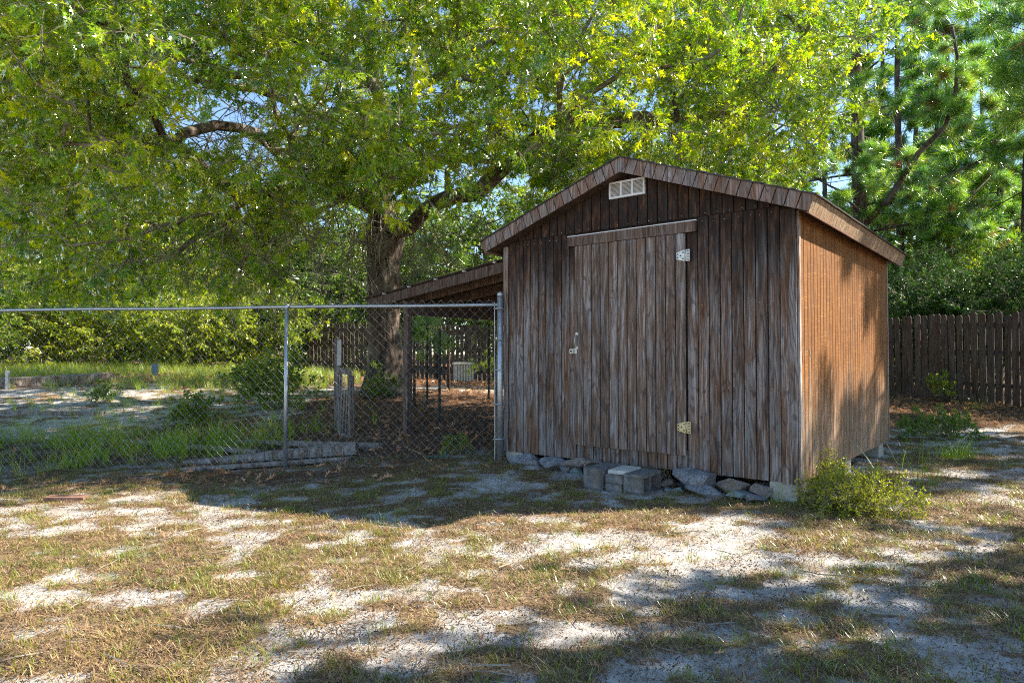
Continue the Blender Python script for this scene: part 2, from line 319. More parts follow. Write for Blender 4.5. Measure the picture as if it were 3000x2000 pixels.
# ------------------------------------------------------------------ scattering (geometry nodes, for what nobody could count)
def scatter_tree(srcs):
    ng = bpy.data.node_groups.new('scatter', 'GeometryNodeTree')
    ng.interface.new_socket('Geometry', in_out='INPUT', socket_type='NodeSocketGeometry')
    ng.interface.new_socket('Geometry', in_out='OUTPUT', socket_type='NodeSocketGeometry')
    N = ng.nodes; Lk = ng.links; gi = N.new('NodeGroupInput'); go = N.new('NodeGroupOutput')
    iop = N.new('GeometryNodeInstanceOnPoints'); Lk.new(gi.outputs[0], iop.inputs['Points']); Lk.new(iop.outputs[0], go.inputs[0])
    j = N.new('GeometryNodeJoinGeometry')
    for s in srcs:
        oi = N.new('GeometryNodeObjectInfo'); oi.inputs['Object'].default_value = s; oi.inputs['As Instance'].default_value = True
        Lk.new(oi.outputs['Geometry'], j.inputs[0])
    Lk.new(j.outputs[0], iop.inputs['Instance']); iop.inputs['Pick Instance'].default_value = True
    def na(nm, ty):
        a = N.new('GeometryNodeInputNamedAttribute'); a.data_type = ty; a.inputs[0].default_value = nm; return a.outputs['Attribute']
    e = N.new('FunctionNodeEulerToRotation'); Lk.new(na('rot', 'FLOAT_VECTOR'), e.inputs[0]); Lk.new(e.outputs[0], iop.inputs['Rotation'])
    Lk.new(na('scl', 'FLOAT'), iop.inputs['Scale']); Lk.new(na('idx', 'INT'), iop.inputs['Instance Index'])
    return ng
_trees = {}
def scatter(name, P, Rt, S, T, srcs, parent=None, **k):
    n = len(P); me = bpy.data.meshes.new(name); me.vertices.add(n); me.vertices.foreach_set('co', np.asarray(P, np.float32).ravel())
    a = me.attributes.new('rot', 'FLOAT_VECTOR', 'POINT'); a.data.foreach_set('vector', np.asarray(Rt, np.float32).ravel())
    a = me.attributes.new('scl', 'FLOAT', 'POINT'); a.data.foreach_set('value', np.asarray(S, np.float32))
    a = me.attributes.new('tint', 'FLOAT', 'POINT'); a.data.foreach_set('value', np.asarray(T, np.float32))
    a = me.attributes.new('idx', 'INT', 'POINT'); a.data.foreach_set('value', rng.integers(0, len(srcs), n).astype(np.int32))
    o = link(name, me, parent, kind='stuff', **k)
    key = tuple(s.name for s in srcs)
    if key not in _trees: _trees[key] = scatter_tree(srcs)
    md = o.modifiers.new('scatter', 'NODES'); md.node_group = _trees[key]; return o
def source(name, V, Fc, mats, ids=None, fm=None, smooth=False):
    me = mesh(name, V, Fc, None, smooth)
    for m in mats: me.materials.append(m)
    if fm is not None: me.polygons.foreach_set('material_index', fm)
    if ids is not None:
        a = me.attributes.new('leafid', 'FLOAT', 'FACE'); a.data.foreach_set('value', np.asarray(ids, np.float32))
    return bpy.data.objects.new(name, me)        # never linked: only a source of shape

OUT = [(.012, .14), (.13, .30), (.03, .36), (.25, .60), (.035, .58), (.16, .86), (.03, .76)]
def oak_leaf(L, bend=.25, fold=.3):
    V = []; Fc = []
    mid = [(0, 0), (0, .34), (0, .6), (0, 1)]
    def put(x, y): return (x * L, y * L, (abs(x) * fold - bend * y * y) * L)
    for sgn in (1, -1):
        b = len(V); poly = [mid[0]] + [(sgn * x, y) for x, y in OUT] + [mid[3], mid[2], mid[1]]
        V += [put(*p) for p in poly]; q = list(range(b, b + len(poly)))
        Fc.append(tuple(q) if sgn > 0 else tuple(reversed(q)))
    return V, Fc
def simple_leaf(L, w=.42, bend=.2):
    V = [(0, 0, 0), (w / 2 * L, .5 * L, .06 * L), (0, L, -bend * L), (-w / 2 * L, .5 * L, .06 * L), (0, .5 * L, 0)]
    return V, [(0, 1, 4), (1, 2, 4), (2, 3, 4), (3, 0, 4)]
def spray(name, leaf, nl, length, L, m, seed, spread=.5, tw=.004, droop=.5):
    rd = random.Random(seed); V = []; Fc = []; ids = []; fm = []
    def app(v, f, mi, idv):
        b = len(V); V.extend(v)
        for q in f: Fc.append(tuple(i + b for i in q)); ids.append(idv); fm.append(mi)
    stems = [(Vector((0, 0, 0)), Vector((0, 1, 0)), length)]
    for _ in range(3):
        stems.append((Vector((0, rd.uniform(.15, .6) * length, 0)), Vector((rd.uniform(-1, 1), .8, rd.uniform(-.5, .5))).normalized(), length * .5))
    for (o, d, l) in stems:
        mb = MB(); mb.tube([o, o + d * l * .5 + Vector((0, 0, .02)), o + d * l], [tw, tw * .8, tw * .4], 3, False); app(mb.V, mb.F, 1, 0)
    for i in range(nl):
        o, d, l = stems[rd.randrange(len(stems))]; s = rd.random() ** .6
        p = o + d * l * s
        dr = (d * .6 + Vector((rd.gauss(0, 1), rd.gauss(0, 1), rd.gauss(0, .6) - droop)) * spread * 1.4).normalized()
        up = Vector((rd.gauss(0, .6), rd.gauss(0, .6), 1)); x = dr.cross(up).normalized(); z = x.cross(dr)
        mt = Matrix((x, dr, z)).transposed(); v, f = leaf(L * rd.uniform(.7, 1.2))
        app([tuple(p + mt @ Vector(q)) for q in v], f, 0, rd.random())
    return source(name, V, Fc, [m, M['twig']], ids, fm)
OAK = [spray('oak_spray', oak_leaf, 25, .42, .128, M['leaf'], s) for s in range(5)]
BG = [spray('leaf_spray', simple_leaf, 26, .5, .12, M['leafbg'], 20 + s, .7) for s in range(4)]
HOL = [spray('holly_spray', simple_leaf, 30, .4, .075, M['leafdark'], 30 + s, .7) for s in range(4)]
SHR = [spray('shrub_spray', simple_leaf, 24, .16, .026, M['shrub'], 40 + s, .6, .0015, -.2) for s in range(4)]
def tuft(name, n, L, w, m, seed, back=.1):
    rd = random.Random(seed); V = []; Fc = []; ids = []
    for i in range(n):
        d = Vector((rd.gauss(0, 1), abs(rd.gauss(0, 1)) + back * rd.uniform(-3, 1), rd.gauss(0, 1))).normalized(); l = L * rd.uniform(.75, 1.1)
        s = d.cross(Vector((rd.gauss(0, 1), rd.gauss(0, 1), rd.gauss(0, 1)))).normalized() * w / 2
        o = Vector((0, rd.uniform(-.12, .03) * 1.2, 0)); mid = o + d * l * .55; e = o + d * l - Vector((0, 0, l * .12)); b = len(V)
        V += [o - s, o + s, mid + s, mid - s, e]; Fc += [(b, b + 1, b + 2, b + 3), (b + 3, b + 2, b + 4)]; idv = rd.random(); ids += [idv, idv]
    return source(name, V, Fc, [m], ids)
PIN = [tuft('needle_tuft', 75, .25, .006, M['needle'], 50 + s) for s in range(4)]
PINF = [tuft('far_needle_tuft', 34, .3, .015, M['needle'], 60 + s) for s in range(3)]
PINB = [tuft('dead_needle_tuft', 60, .22, .009, M['needlebrown'], 70 + s) for s in range(2)]
def grass(name, n, L, w, m, seed, lean=.5, rad=.03, curve=.4):
    rd = random.Random(seed); V = []; Fc = []; ids = []
    for i in range(n):
        a = rd.uniform(0, 6.283); r = rad * math.sqrt(rd.random()); o = Vector((math.cos(a) * r, math.sin(a) * r, -.01)); b2 = a + rd.gauss(0, .8)
        h = Vector((math.cos(b2), math.sin(b2), 0)); l = L * rd.uniform(.45, 1.1); ln = lean * rd.uniform(.2, 1.3); s = Vector((-h.y, h.x, 0)) * w / 2
        pts = [o]
        for q in (.35, .7, 1): pts.append(o + Vector((0, 0, 1)) * l * q * (1 - curve * ln * q) + h * l * ln * q * q * 1.1)
        b = len(V); V += [pts[0] - s, pts[0] + s, pts[1] + s * .9, pts[1] - s * .9, pts[2] + s * .6, pts[2] - s * .6, pts[3]]
        Fc += [(b, b + 1, b + 2, b + 3), (b + 3, b + 2, b + 4, b + 5), (b + 5, b + 4, b + 6)]; ids += [rd.random()] * 3
    return source(name, V, Fc, [m], ids)
GR = [grass('grass_tuft', 9, .08, .0038, M['blade'], 80 + s, .9, .045) for s in range(6)]
GT = [grass('tall_grass_tuft', 16, .5, .006, M['tallgrass'], 90 + s, .6, .06) for s in range(4)]
def flat_patch(name, n, L, w, m, seed, rad):
    rd = random.Random(seed); V = []; Fc = []; ids = []
    for i in range(n):
        a = rd.uniform(0, 6.283); r = rad * math.sqrt(rd.random()); b2 = rd.uniform(0, 6.283); l = L * rd.uniform(.4, 1.2)
        o = Vector((math.cos(a) * r, math.sin(a) * r, rd.uniform(0, .012))); h = Vector((math.cos(b2), math.sin(b2), rd.gauss(0.1, .22))); s = Vector((-h.y, h.x, 0)).normalized() * w / 2
        m1 = o + h * l * .5 + Vector((0, 0, rd.uniform(0, .012))); e = o + h * l; b = len(V)
        V += [o - s, o + s, m1 + s, m1 - s, e]; Fc += [(b, b + 1, b + 2, b + 3), (b + 3, b + 2, b + 4)]; q = rd.random(); ids += [q, q]
    return source(name, V, Fc, [m], ids)
DRY = [flat_patch('dry_patch', 26, .05, .003, M['dry'], 100 + s, .07) for s in range(5)]
STRAW = [flat_patch('straw_patch', 40, .16, .0035, M['dry'], 110 + s, .2) for s in range(3)]
def crumple(seed):
    rd = random.Random(seed); v, f = oak_leaf(.13, rd.uniform(-.5, .4), rd.uniform(.2, .9)); v = [(x, y - .06, z + .01 + .25 * x * math.sin(y * 40 + seed)) for x, y, z in v]
    return source('fallen_leaf_shape', v, f, [M['dead']], [rd.random()] * 2)
DEAD = [crumple(s) for s in range(6)]
def speck(seed):
    rd = random.Random(seed); mb = MB()
    for i in range(16):
        x, y = rd.gauss(0, .09), rd.gauss(0, .09); r = rd.uniform(.0012, .0038)
        mb.tube([(x, y, -.002), (x + rd.gauss(0, .008), y + rd.gauss(0, .008), r)], [r, r * .5], 4)
    return source('debris', mb.V, mb.F, [M['dry']], [rd.random() for _ in mb.F])
SPK = [speck(s) for s in range(4)]

def lrot(d, roll=0):                    # Euler angles that take +Y onto d, +Z roughly upward
    d = Vector(d).normalized(); up = Vector((0, 0, 1)) if abs(d.z) < .97 else Vector((1, 0, 0))
    x = d.cross(up).normalized(); z = x.cross(d); m = Matrix((x, d, z)).transposed() @ Matrix.Rotation(roll, 3, 'Y')
    return tuple(m.to_euler())

# ================================================================== the shed
LX, LY = -.088, 7.964; RZ = math.atan2(-.627, .779); WD, DP = 3.308, 3.99
ex = Vector((math.cos(RZ), math.sin(RZ), 0)); ey = Vector((-math.sin(RZ), math.cos(RZ), 0))
def S(x, y, z=0): return Vector((LX, LY, 0)) + ex * x + ey * y + Vector((0, 0, z))
SL = .355; PHI = math.atan(SL); ZE = 2.655; OV = .2; OF = .175; TK = .13; SILL = .2
def roof_top(x): return ZE + SL * (min(x, WD - x) + OV)
def wall_top(x): return roof_top(x) - .138
shed = empty('shed', (LX, LY, 0), RZ, label='weathered brown wooden garden shed with a low gable roof, raised on concrete blocks', cat='shed')
def plank_me(w, z0l, z0r, z1l, z1r, t, m, ch=.004):
    # x across, y depth (front at -t), chamfered front edges
    prof = [(-w / 2, 0), (-w / 2, -t + ch), (-w / 2 + ch, -t), (w / 2 - ch, -t), (w / 2, -t + ch), (w / 2, 0)]
    def zz(x, a, b): return a + (b - a) * (x + w / 2) / w
    V = [(x, y, zz(x, z0l, z0r)) for x, y in prof] + [(x, y, zz(x, z1l, z1r)) for x, y in prof]
    Fc = [tuple(range(5, -1, -1)), tuple(range(6, 12))] + [(i, i + 1, i + 7, i + 6) for i in range(5)] + [(5, 0, 6, 11)]
    Fc = [tuple(reversed(f)) for f in Fc]
    return mesh('plank', V, Fc, m)
def plank(parent, x0, x1, z0, z1, y=0, t=.014, m=None, gap=.009, z1r=None, name='plank'):
    z1r = z1 if z1r is None else z1r; w = x1 - x0 - gap
    return link(name, plank_me(w, 0, 0, z1 - z0, z1r - z0, t, m), parent, ((x0 + x1) / 2, y, z0))
# front wall: backing with gable
fw = MB(); xm = WD / 2
prof = [(.02, SILL + .01), (WD - .02, SILL + .01), (WD - .02, wall_top(WD)), (xm, wall_top(xm)), (.02, wall_top(0))]
V = [(x, .002, z) for x, z in prof] + [(x, .04, z) for x, z in prof]
fw.add(V, [(0, 1, 2, 3, 4), (9, 8, 7, 6, 5)] + [(i, 5 + i, 5 + (i + 1) % 5, (i + 1) % 5) for i in range(5)])
front = fw.obj('front_wall', M['groove'], shed)
SEAM = 2.635
def U(u): return WD - u
dl, dr_ = U(2.293), U(1.0165)            # door edges
def rowx(a, b, n): return [a + (b - a) * i / n for i in range(n + 1)]
low = rowx(.075, U(2.378), 8) + [dl]
for a, b in zip(low[:-1], low[1:]): plank(front, a, b, SILL, min(SEAM, wall_top(a)), m=M['front'], z1r=min(SEAM, wall_top(b)))
und = rowx(dl, dr_, 12)
for a, b in zip(und[:-1], und[1:]): plank(front, a, b, SILL, .40, m=M['front'])
lowr = [dr_] + rowx(U(.906), U(.138), 7)
for i, (a, b) in enumerate(zip(lowr[:-1], lowr[1:])):
    plank(front, a, b, SILL, SEAM if i else 2.49, m=M['front'], z1r=min(SEAM, wall_top(b)) if i else 2.49)
for a, b in zip(rowx(.0, xm, 15)[:-1], rowx(0, xm, 15)[1:]):
    if wall_top(b) > SEAM + .05: plank(front, a, b, max(SEAM + .004, SEAM + .004), wall_top(a) if wall_top(a) > SEAM else SEAM + .01, y=-.003, m=M['front'], z1r=wall_top(b))
for a, b in zip(rowx(xm, WD, 15)[:-1], rowx(xm, WD, 15)[1:]):
    if wall_top(a) > SEAM + .05: plank(front, a, b, SEAM + .004, wall_top(a), y=-.003, m=M['front'], z1r=max(wall_top(b), SEAM + .01))
plank(front, 0, .075, SILL, wall_top(0), y=-.014, t=.012, m=M['corner'], name='corner_board')
plank(front, U(.138), WD + .004, SILL - .01, wall_top(WD) + .01, y=-.014, t=.016, m=M['front'], name='corner_board')
# header over the door
hb = MB(); hb.box(U(2.38), U(.906), -.048, -.018, 2.497, 2.6); hd = hb.obj('door_header', M['beam'], front)
MB().box(U(2.38), U(.906), -.05, -.017, 2.6015, 2.61).obj('header_flashing', M['white'], front)
nl = MB()
for i in range(12):
    for zz in (2.525, 2.57): nl.tube([(U(2.34) + i * .125, -.0475, zz), (U(2.34) + i * .125, -.0505, zz)], .004, 6)
nl.obj('header_nails', M['blackhole'], front, kind='stuff')
nh = MB()
for a, b in zip(low[:-1] + lowr[:-1], low[1:] + lowr[1:]):
    for zz in (.24, 1.02, 1.8, min(SEAM, wall_top(a)) - .05):
        xq = (a + b) / 2 + random.uniform(-.02, .02); zq = zz + random.uniform(-.012, .012); nh.tube([(xq, -.013, zq), (xq, -.0155, zq)], .0028, 5)
for k in range(1, 28):
    xq = WD * k / 28; zq = SEAM + .03
    if wall_top(xq) > zq + .03: nh.tube([(xq, -.016, zq), (xq, -.0182, zq)], .003, 5)
nh.obj('nail_heads', M['zinc'], front, kind='stuff')
# door
door = MB().box(dl + .01, dr_ - .006, -.03, -.015, .37, 2.485).obj('door', M['groove'], shed)
dd = rowx(dl, dr_, 12)
for a, b in zip(dd[:-1], dd[1:]): plank(door, a, b, .357 + random.uniform(-.002, .002), 2.492, y=-.03, t=.014, m=M['door'])
def hinge(x, z, m):
    mb = MB(); y0 = -.0445
    mb.add([(x - .094, y0, z - .033), (x - .01, y0, z - .055), (x - .01, y0, z + .055), (x - .094, y0, z + .033),
            (x - .094, y0 - .005, z - .033), (x - .01, y0 - .005, z - .055), (x - .01, y0 - .005, z + .055), (x - .094, y0 - .005, z + .033)],
           [(7, 6, 5, 4), (0, 1, 2, 3), (0, 4, 5, 1), (1, 5, 6, 2), (2, 6, 7, 3), (3, 7, 4, 0)])
    mb.box(x + .008, x + .041, y0 - .005, y0, z - .056, z + .056)
    h = mb.obj('hinge', m, door)
    MB().tube([(x, y0 - .006, z - .057), (x, y0 - .006, z + .057)], .0075, 8).obj('hinge_pin', m, door, smooth=True)
    sc = MB()
    for dx, dz in [(-.082, .016), (-.082, -.016), (-.052, 0), (-.026, .03), (-.026, -.03), (.025, .04), (.025, .013), (.025, -.013), (.025, -.04)]:
        sc.tube([(x + dx, y0 - .004, z + dz), (x + dx, y0 - .0075, z + dz)], .0075, 8)
    sc.obj('hinge_screws', M['blackhole'], door, kind='stuff')
hinge(U(1.012), 2.276, M['zinc']); hinge(U(1.012), .624, M['brass'])
hx = U(2.262)
MB().tube([(hx, -.042, 1.54), (hx, -.075, 1.535), (hx, -.085, 1.5), (hx, -.085, 1.44), (hx, -.075, 1.405), (hx, -.042, 1.4)], .0042, 8).obj('door_handle', M['zinc'], door, smooth=True)
for zz_ in (1.53, 1.385): MB().box(hx - .016, hx + .016, -.05, -.0445, zz_, zz_ + .028).obj('handle_plate', M['zinc'], door)
MB().box(hx - .085, hx - .0, -.052, -.0445, 1.335, 1.385).box(hx - .078, hx - .035, -.075, -.052, 1.34, 1.38).obj('door_latch', M['zinc'], door)
MB().box(hx - .068, hx - .045, -.078, -.0755, 1.35, 1.372).obj('latch_keyhole', M['blackhole'], door)
# vent
vb = MB(); vx0, vx1, vz0, vz1 = U(1.86), U(1.447), 2.94, 3.112; fwid = .02
vb.box(vx0, vx1, -.045, -.02, vz0, vz0 + fwid).box(vx0, vx1, -.045, -.02, vz1 - fwid, vz1)
for q in range(4):
    xq = vx0 + (vx1 - vx0 - fwid) * q / 3; vb.box(xq, xq + fwid, -.047, -.02, vz0 + fwid, vz1 - fwid)
vent = vb.obj('gable_vent', M['white'], shed)
MB().box(vx0 + .01, vx1 - .01, -.022, -.018, vz0 + .01, vz1 - .01).obj('vent_backing', M['blackhole'], vent)
for q in range(3):
    xa = vx0 + (vx1 - vx0 - fwid) * q / 3 + fwid + .001; xb = vx0 + (vx1 - vx0 - fwid) * (q + 1) / 3 - .001
    for k in range(10):
        z = vz0 + .024 + k * .0125; sb = MB()
        sb.add([(xa, -.04, z), (xb, -.04, z), (xb, -.024, z + .009), (xa, -.024, z + .009), (xa, -.04, z + .008), (xb, -.04, z + .008), (xb, -.024, z + .0118), (xa, -.024, z + .0118)],
               [(0, 3, 2, 1), (4, 5, 6, 7), (0, 1, 5, 4), (1, 2, 6, 5), (2, 3, 7, 6), (3, 0, 4, 7)])
        sb.obj('louvre', M['louvre'], vent)
# side walls and back wall as planks on backings
def sidewall(name, x, facing, m, mc):
    mb = MB().box(min(x, x - facing * .03), max(x, x - facing * .03), .045, DP - .01, SILL + .01, wall_top(0) - .002); w = mb.obj(name, M['groove'], shed)
    n = 36; yy = rowx(.05, DP - .05, n)
    for a, b in zip(yy[:-1], yy[1:]):
        o = link('plank', plank_me(b - a - .007, 0, 0, wall_top(0) - .01 - SILL, wall_top(0) - .01 - SILL, .013, m, .004), w, (x, (a + b) / 2, SILL), (0, 0, R(90) * facing))
    for yv in ((-.0, .05), (DP - .05, DP)):
        link('corner_board', plank_me(yv[1] - yv[0], 0, 0, wall_top(0) - SILL - .01, wall_top(0) - SILL - .01, .02, mc), w, (x, sum(yv) / 2, SILL), (0, 0, R(90) * facing))
    return w
rw = sidewall('right_wall', WD, 1, M['side'], M['corner']); sidewall('left_wall', 0, -1, M['front'], M['corner'])
# bent nail hook on the right wall
MB().tube([(WD + .02, .13, 1.36), (WD + .06, .13, 1.37), (WD + .06, .16, 1.3)], .004, 6).obj('wall_hook', M['zinc'], rw)
bw = MB(); V = [(x, DP - .04, z) for x, z in prof] + [(x, DP - .002, z) for x, z in prof]
bw.add(V, [(0, 1, 2, 3, 4), (9, 8, 7, 6, 5)] + [(i, 5 + i, 5 + (i + 1) % 5, (i + 1) % 5) for i in range(5)]); back = bw.obj('back_wall', M['dark'], shed)
bx = rowx(0, WD, 30)
for a, b in zip(bx[:-1], bx[1:]):
    link('plank', plank_me(b - a - .005, 0, 0, wall_top(b) - SILL, wall_top(a) - SILL, .013, M['front']), back, ((a + b) / 2, DP, SILL), (0, 0, R(180)))
fl = MB().box(.03, WD - .03, .05, DP - .05, SILL + .02, SILL + .12)
for k in range(9): fl.box(.03, WD - .03, .06 + k * .475, .1 + k * .475, SILL + .003, SILL + .02)
fl.obj('floor_frame', M['dark'], shed)
# roof
roof = empty('roof', cat=None); roof.parent = shed
def slope_pts(side):                     # side 0 left, 1 right, returns mapper (s along slope up from eave, n below top) -> (x,z)
    def f(s, n):
        x = -OV + s * math.cos(PHI) + n * math.sin(PHI); z = ZE + s * math.sin(PHI) - n * math.cos(PHI)
        return (x, z) if side == 0 else (WD - x, z)
    return f
SLEN = (xm + OV) / math.cos(PHI); y0r, y1r = -OF, DP + OF
for side in (0, 1):
    f = slope_pts(side); a = f(0.02, .005); b = (xm, ZE + SL * (xm + OV) - .006); cpt = (xm, b[1] - TK / math.cos(PHI) + .01); d = f(0.02, TK)
    P4 = [a, b, cpt, d]; mb = MB(); ya, yb = y0r + .015, y1r - .015
    mb.add([(x, ya, z) for x, z in P4] + [(x, yb, z) for x, z in P4], [(0, 1, 2, 3), (7, 6, 5, 4), (0, 4, 5, 1), (1, 5, 6, 2), (2, 6, 7, 3), (3, 7, 4, 0)])
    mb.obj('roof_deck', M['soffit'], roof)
    nc = 14; zr = ZE + SL * (xm + OV)
    for k in range(nc):
        s0 = SLEN / nc * k - (.02 if k == 0 else 0); s1 = SLEN / nc * (k + 1) + .02 if k < nc - 1 else SLEN
        pts = [f(s0, -.004), f(s0, -.016), f(s1, -.006), f(s1, 0.002)]; mb = MB()
        nseg = 26; ysg = rowx(y0r - .035, y1r + .035, nseg)
        for q in range(nseg):
            ya, yb = ysg[q] + .002, ysg[q + 1] - .002; jz = random.uniform(-.002, .002)
            mb.add([(x, ya, z + jz) for x, z in pts] + [(x, yb, z + jz) for x, z in pts], [(0, 1, 2, 3), (7, 6, 5, 4), (0, 4, 5, 1), (1, 5, 6, 2), (2, 6, 7, 3), (3, 7, 4, 0)])
        mb.obj('shingle_course', M['shingle'], roof)
    # front fascia strips
    for yy_, sgn in ((y0r, -1), (y1r, 1)):
        st = rowx(0, SLEN, 18)
        for a_, b_ in zip(st[:-1], st[1:]):
            g_ = .01; last = b_ == st[-1]; first = a_ == 0; n1_ = .14
            q = [f(a_ + g_ * .5, 0), f(b_ - g_ * .5, 0), f(b_ - g_ * .5, n1_), f(a_ + g_ * .5, n1_)]
            def clip(p): return (min(p[0], xm - .001), p[1]) if side == 0 else (max(p[0], xm + .001), p[1])
            q = [clip(p) for p in q]
            if last: q = [q[0], (xm, zr - .002), (xm, zr - n1_ / math.cos(PHI)), q[3]]
            dz = random.uniform(-.0015, .0015); cx = sum(p[0] for p in q) / 4; cz = sum(p[1] for p in q) / 4
            ya, yb = (yy_ - .014 + dz, yy_) if sgn < 0 else (yy_, yy_ + .014 + dz)
            V = [(x - cx, ya - yy_, z - cz) for x, z in q] + [(x - cx, yb - yy_, z - cz) for x, z in q]
            Fc = [(0, 1, 2, 3), (7, 6, 5, 4), (0, 4, 5, 1), (1, 5, 6, 2), (2, 6, 7, 3), (3, 7, 4, 0)]
            link('fascia_strip', mesh('fascia_strip', V, Fc, M['fascia']), roof, (cx, yy_, cz))
    # eave fascia strips
    ysx = rowx(y0r - .012, y1r + .012, 40)
    for a_, b_ in zip(ysx[:-1], ysx[1:]):
        q = [f(0, 0), f(.014, 0), f(.014, .14), f(0, .14)]; cx, cz = q[0]
        V = [(x - cx, -(b_ - a_) / 2 + .0025, z - cz) for x, z in q] + [(x - cx, (b_ - a_) / 2 - .0025, z - cz) for x, z in q]
        link('eave_strip', mesh('eave_strip', V, [(0, 1, 2, 3), (7, 6, 5, 4), (0, 4, 5, 1), (1, 5, 6, 2), (2, 6, 7, 3), (3, 7, 4, 0)], M['sidef']), roof, (cx, (a_ + b_) / 2, cz))
    tr = MB(); q = [f(.0, .14), f(.02, .141), f(.02, .155), f(0, .155)]
    tr.add([(x, y0r, z) for x, z in q] + [(x, y1r, z) for x, z in q], [(0, 1, 2, 3), (7, 6, 5, 4), (0, 4, 5, 1), (1, 5, 6, 2), (2, 6, 7, 3), (3, 7, 4, 0)])
    tr.obj('drip_edge', M['redbrown'], roof)

# concrete blocks
def rough_block(dx, dy, dz, m, holes=False, seed=0):
    """block with origin at base centre; holes run along x"""
    rd = random.Random(seed); bm = bmesh.new()
    if not holes:
        mb = MB().box(-dx / 2, dx / 2, -dy / 2, dy / 2, 0, dz); 
    else:
        mb = MB(); w = .032; q = (dy - 3 * w) / 2
        mb.box(-dx / 2, dx / 2, -dy / 2, dy / 2, 0, w).box(-dx / 2, dx / 2, -dy / 2, dy / 2, dz - w, dz)
        for k in range(3): mb.box(-dx / 2 + (0 if k != 1 else .012), dx / 2 - (0 if k != 1 else .012), -dy / 2 + k * (w + q), -dy / 2 + k * (w + q) + w, w + .0005, dz - w - .0005)
    me = mb.me('concrete_block', m); bm.from_mesh(me)
    bmesh.ops.bevel(bm, geom=bm.edges[:], offset=.006, segments=2, affect='EDGES')
    for v in bm.verts: v.co += Vector((rd.gauss(0, .0012), rd.gauss(0, .0012), rd.gauss(0, .0012)))
    bm.to_mesh(me); bm.free(); return me
def block(p, me, rz, label, cat='concrete block', group=None, dz=0):
    p = Vector(p); return link('concrete_block', me, None, (p.x, p.y, p.z + dz), (0, 0, rz), label=label, cat=cat, group=group)
gp = 'concrete blocks carrying the shed'
def pier(x, y, w, label, sx=.24, sy=.3):
    p = S(x, y); z = g1(p.x, p.y) - .03
    me = rough_block(sx, sy, SILL - z - .001, M['pier'], seed=int(x * 9 + y * 70)); block((p.x, p.y, z), me, RZ, label, 'concrete block', gp)
pier(WD - .125, .13, .2, 'pale concrete pier block under the front right corner of the shed')
pier(.16, .13, .2, 'pale concrete pier block under the front left corner of the shed')
pier(1.62, .25, .2, 'long pale concrete pier block under the shed behind the step blocks', sx=.6)
pier(WD - .125, 1.78, .2, 'concrete pier block midway along the right wall beside the shrub')
pier(WD - .125, 3.55, .2, 'concrete pier block under the far right corner of the shed')
def onwall_x(px, Yoff=0):                # local x where a sight column meets the front wall plane offset
    k = (px - 1500) / F; y = -Yoff
    # (LX+ex.x*x+ey.x*y)/(LY+ex.y*x+ey.y*y)=k
    return (k * (LY + ey.y * y) - LX - ey.x * y) / (ex.x - k * ex.y)
# three step blocks
near = G(1881, 1457); bA = rough_block(.2, .39, .2, M['concrete'], True, 5); bB = rough_block(.2, .39, .2, M['concrete'], False, 6)
c0 = near - ex * .1 + ey * .195
block((c0.x, c0.y, g1(c0.x, c0.y) - .015), bA, RZ + R(2), 'grey hollow concrete block with two open cells, rightmost of the door step')
c1 = G(1765, 1440) - ex * .11 + ey * .2
block((c1.x, c1.y, g1(c1.x, c1.y) - .015), rough_block(.2, .4, .215, M['concrete'], False, 8), RZ - R(3), 'solid grey concrete block, leftmost of the three door step blocks')
c2 = (c0 + c1) / 2 + ey * .02; zb = g1(c2.x, c2.y) - .02
block((c2.x, c2.y, zb), rough_block(.185, .38, .085, M['concrete'], False, 9), RZ, 'low grey concrete block at the bottom middle of the door step', 'concrete block')
block((c2.x, c2.y + .01, zb + .087), rough_block(.19, .38, .085, M['concrete'], False, 10), RZ + R(2), 'grey concrete block under the cream paver in the door step', 'concrete block')
block((c2.x + .01, c2.y, zb + .174), rough_block(.2, .33, .035, M['cream'], False, 11), RZ + R(4), 'flat cream paver lying on the middle of the door step', 'paver')

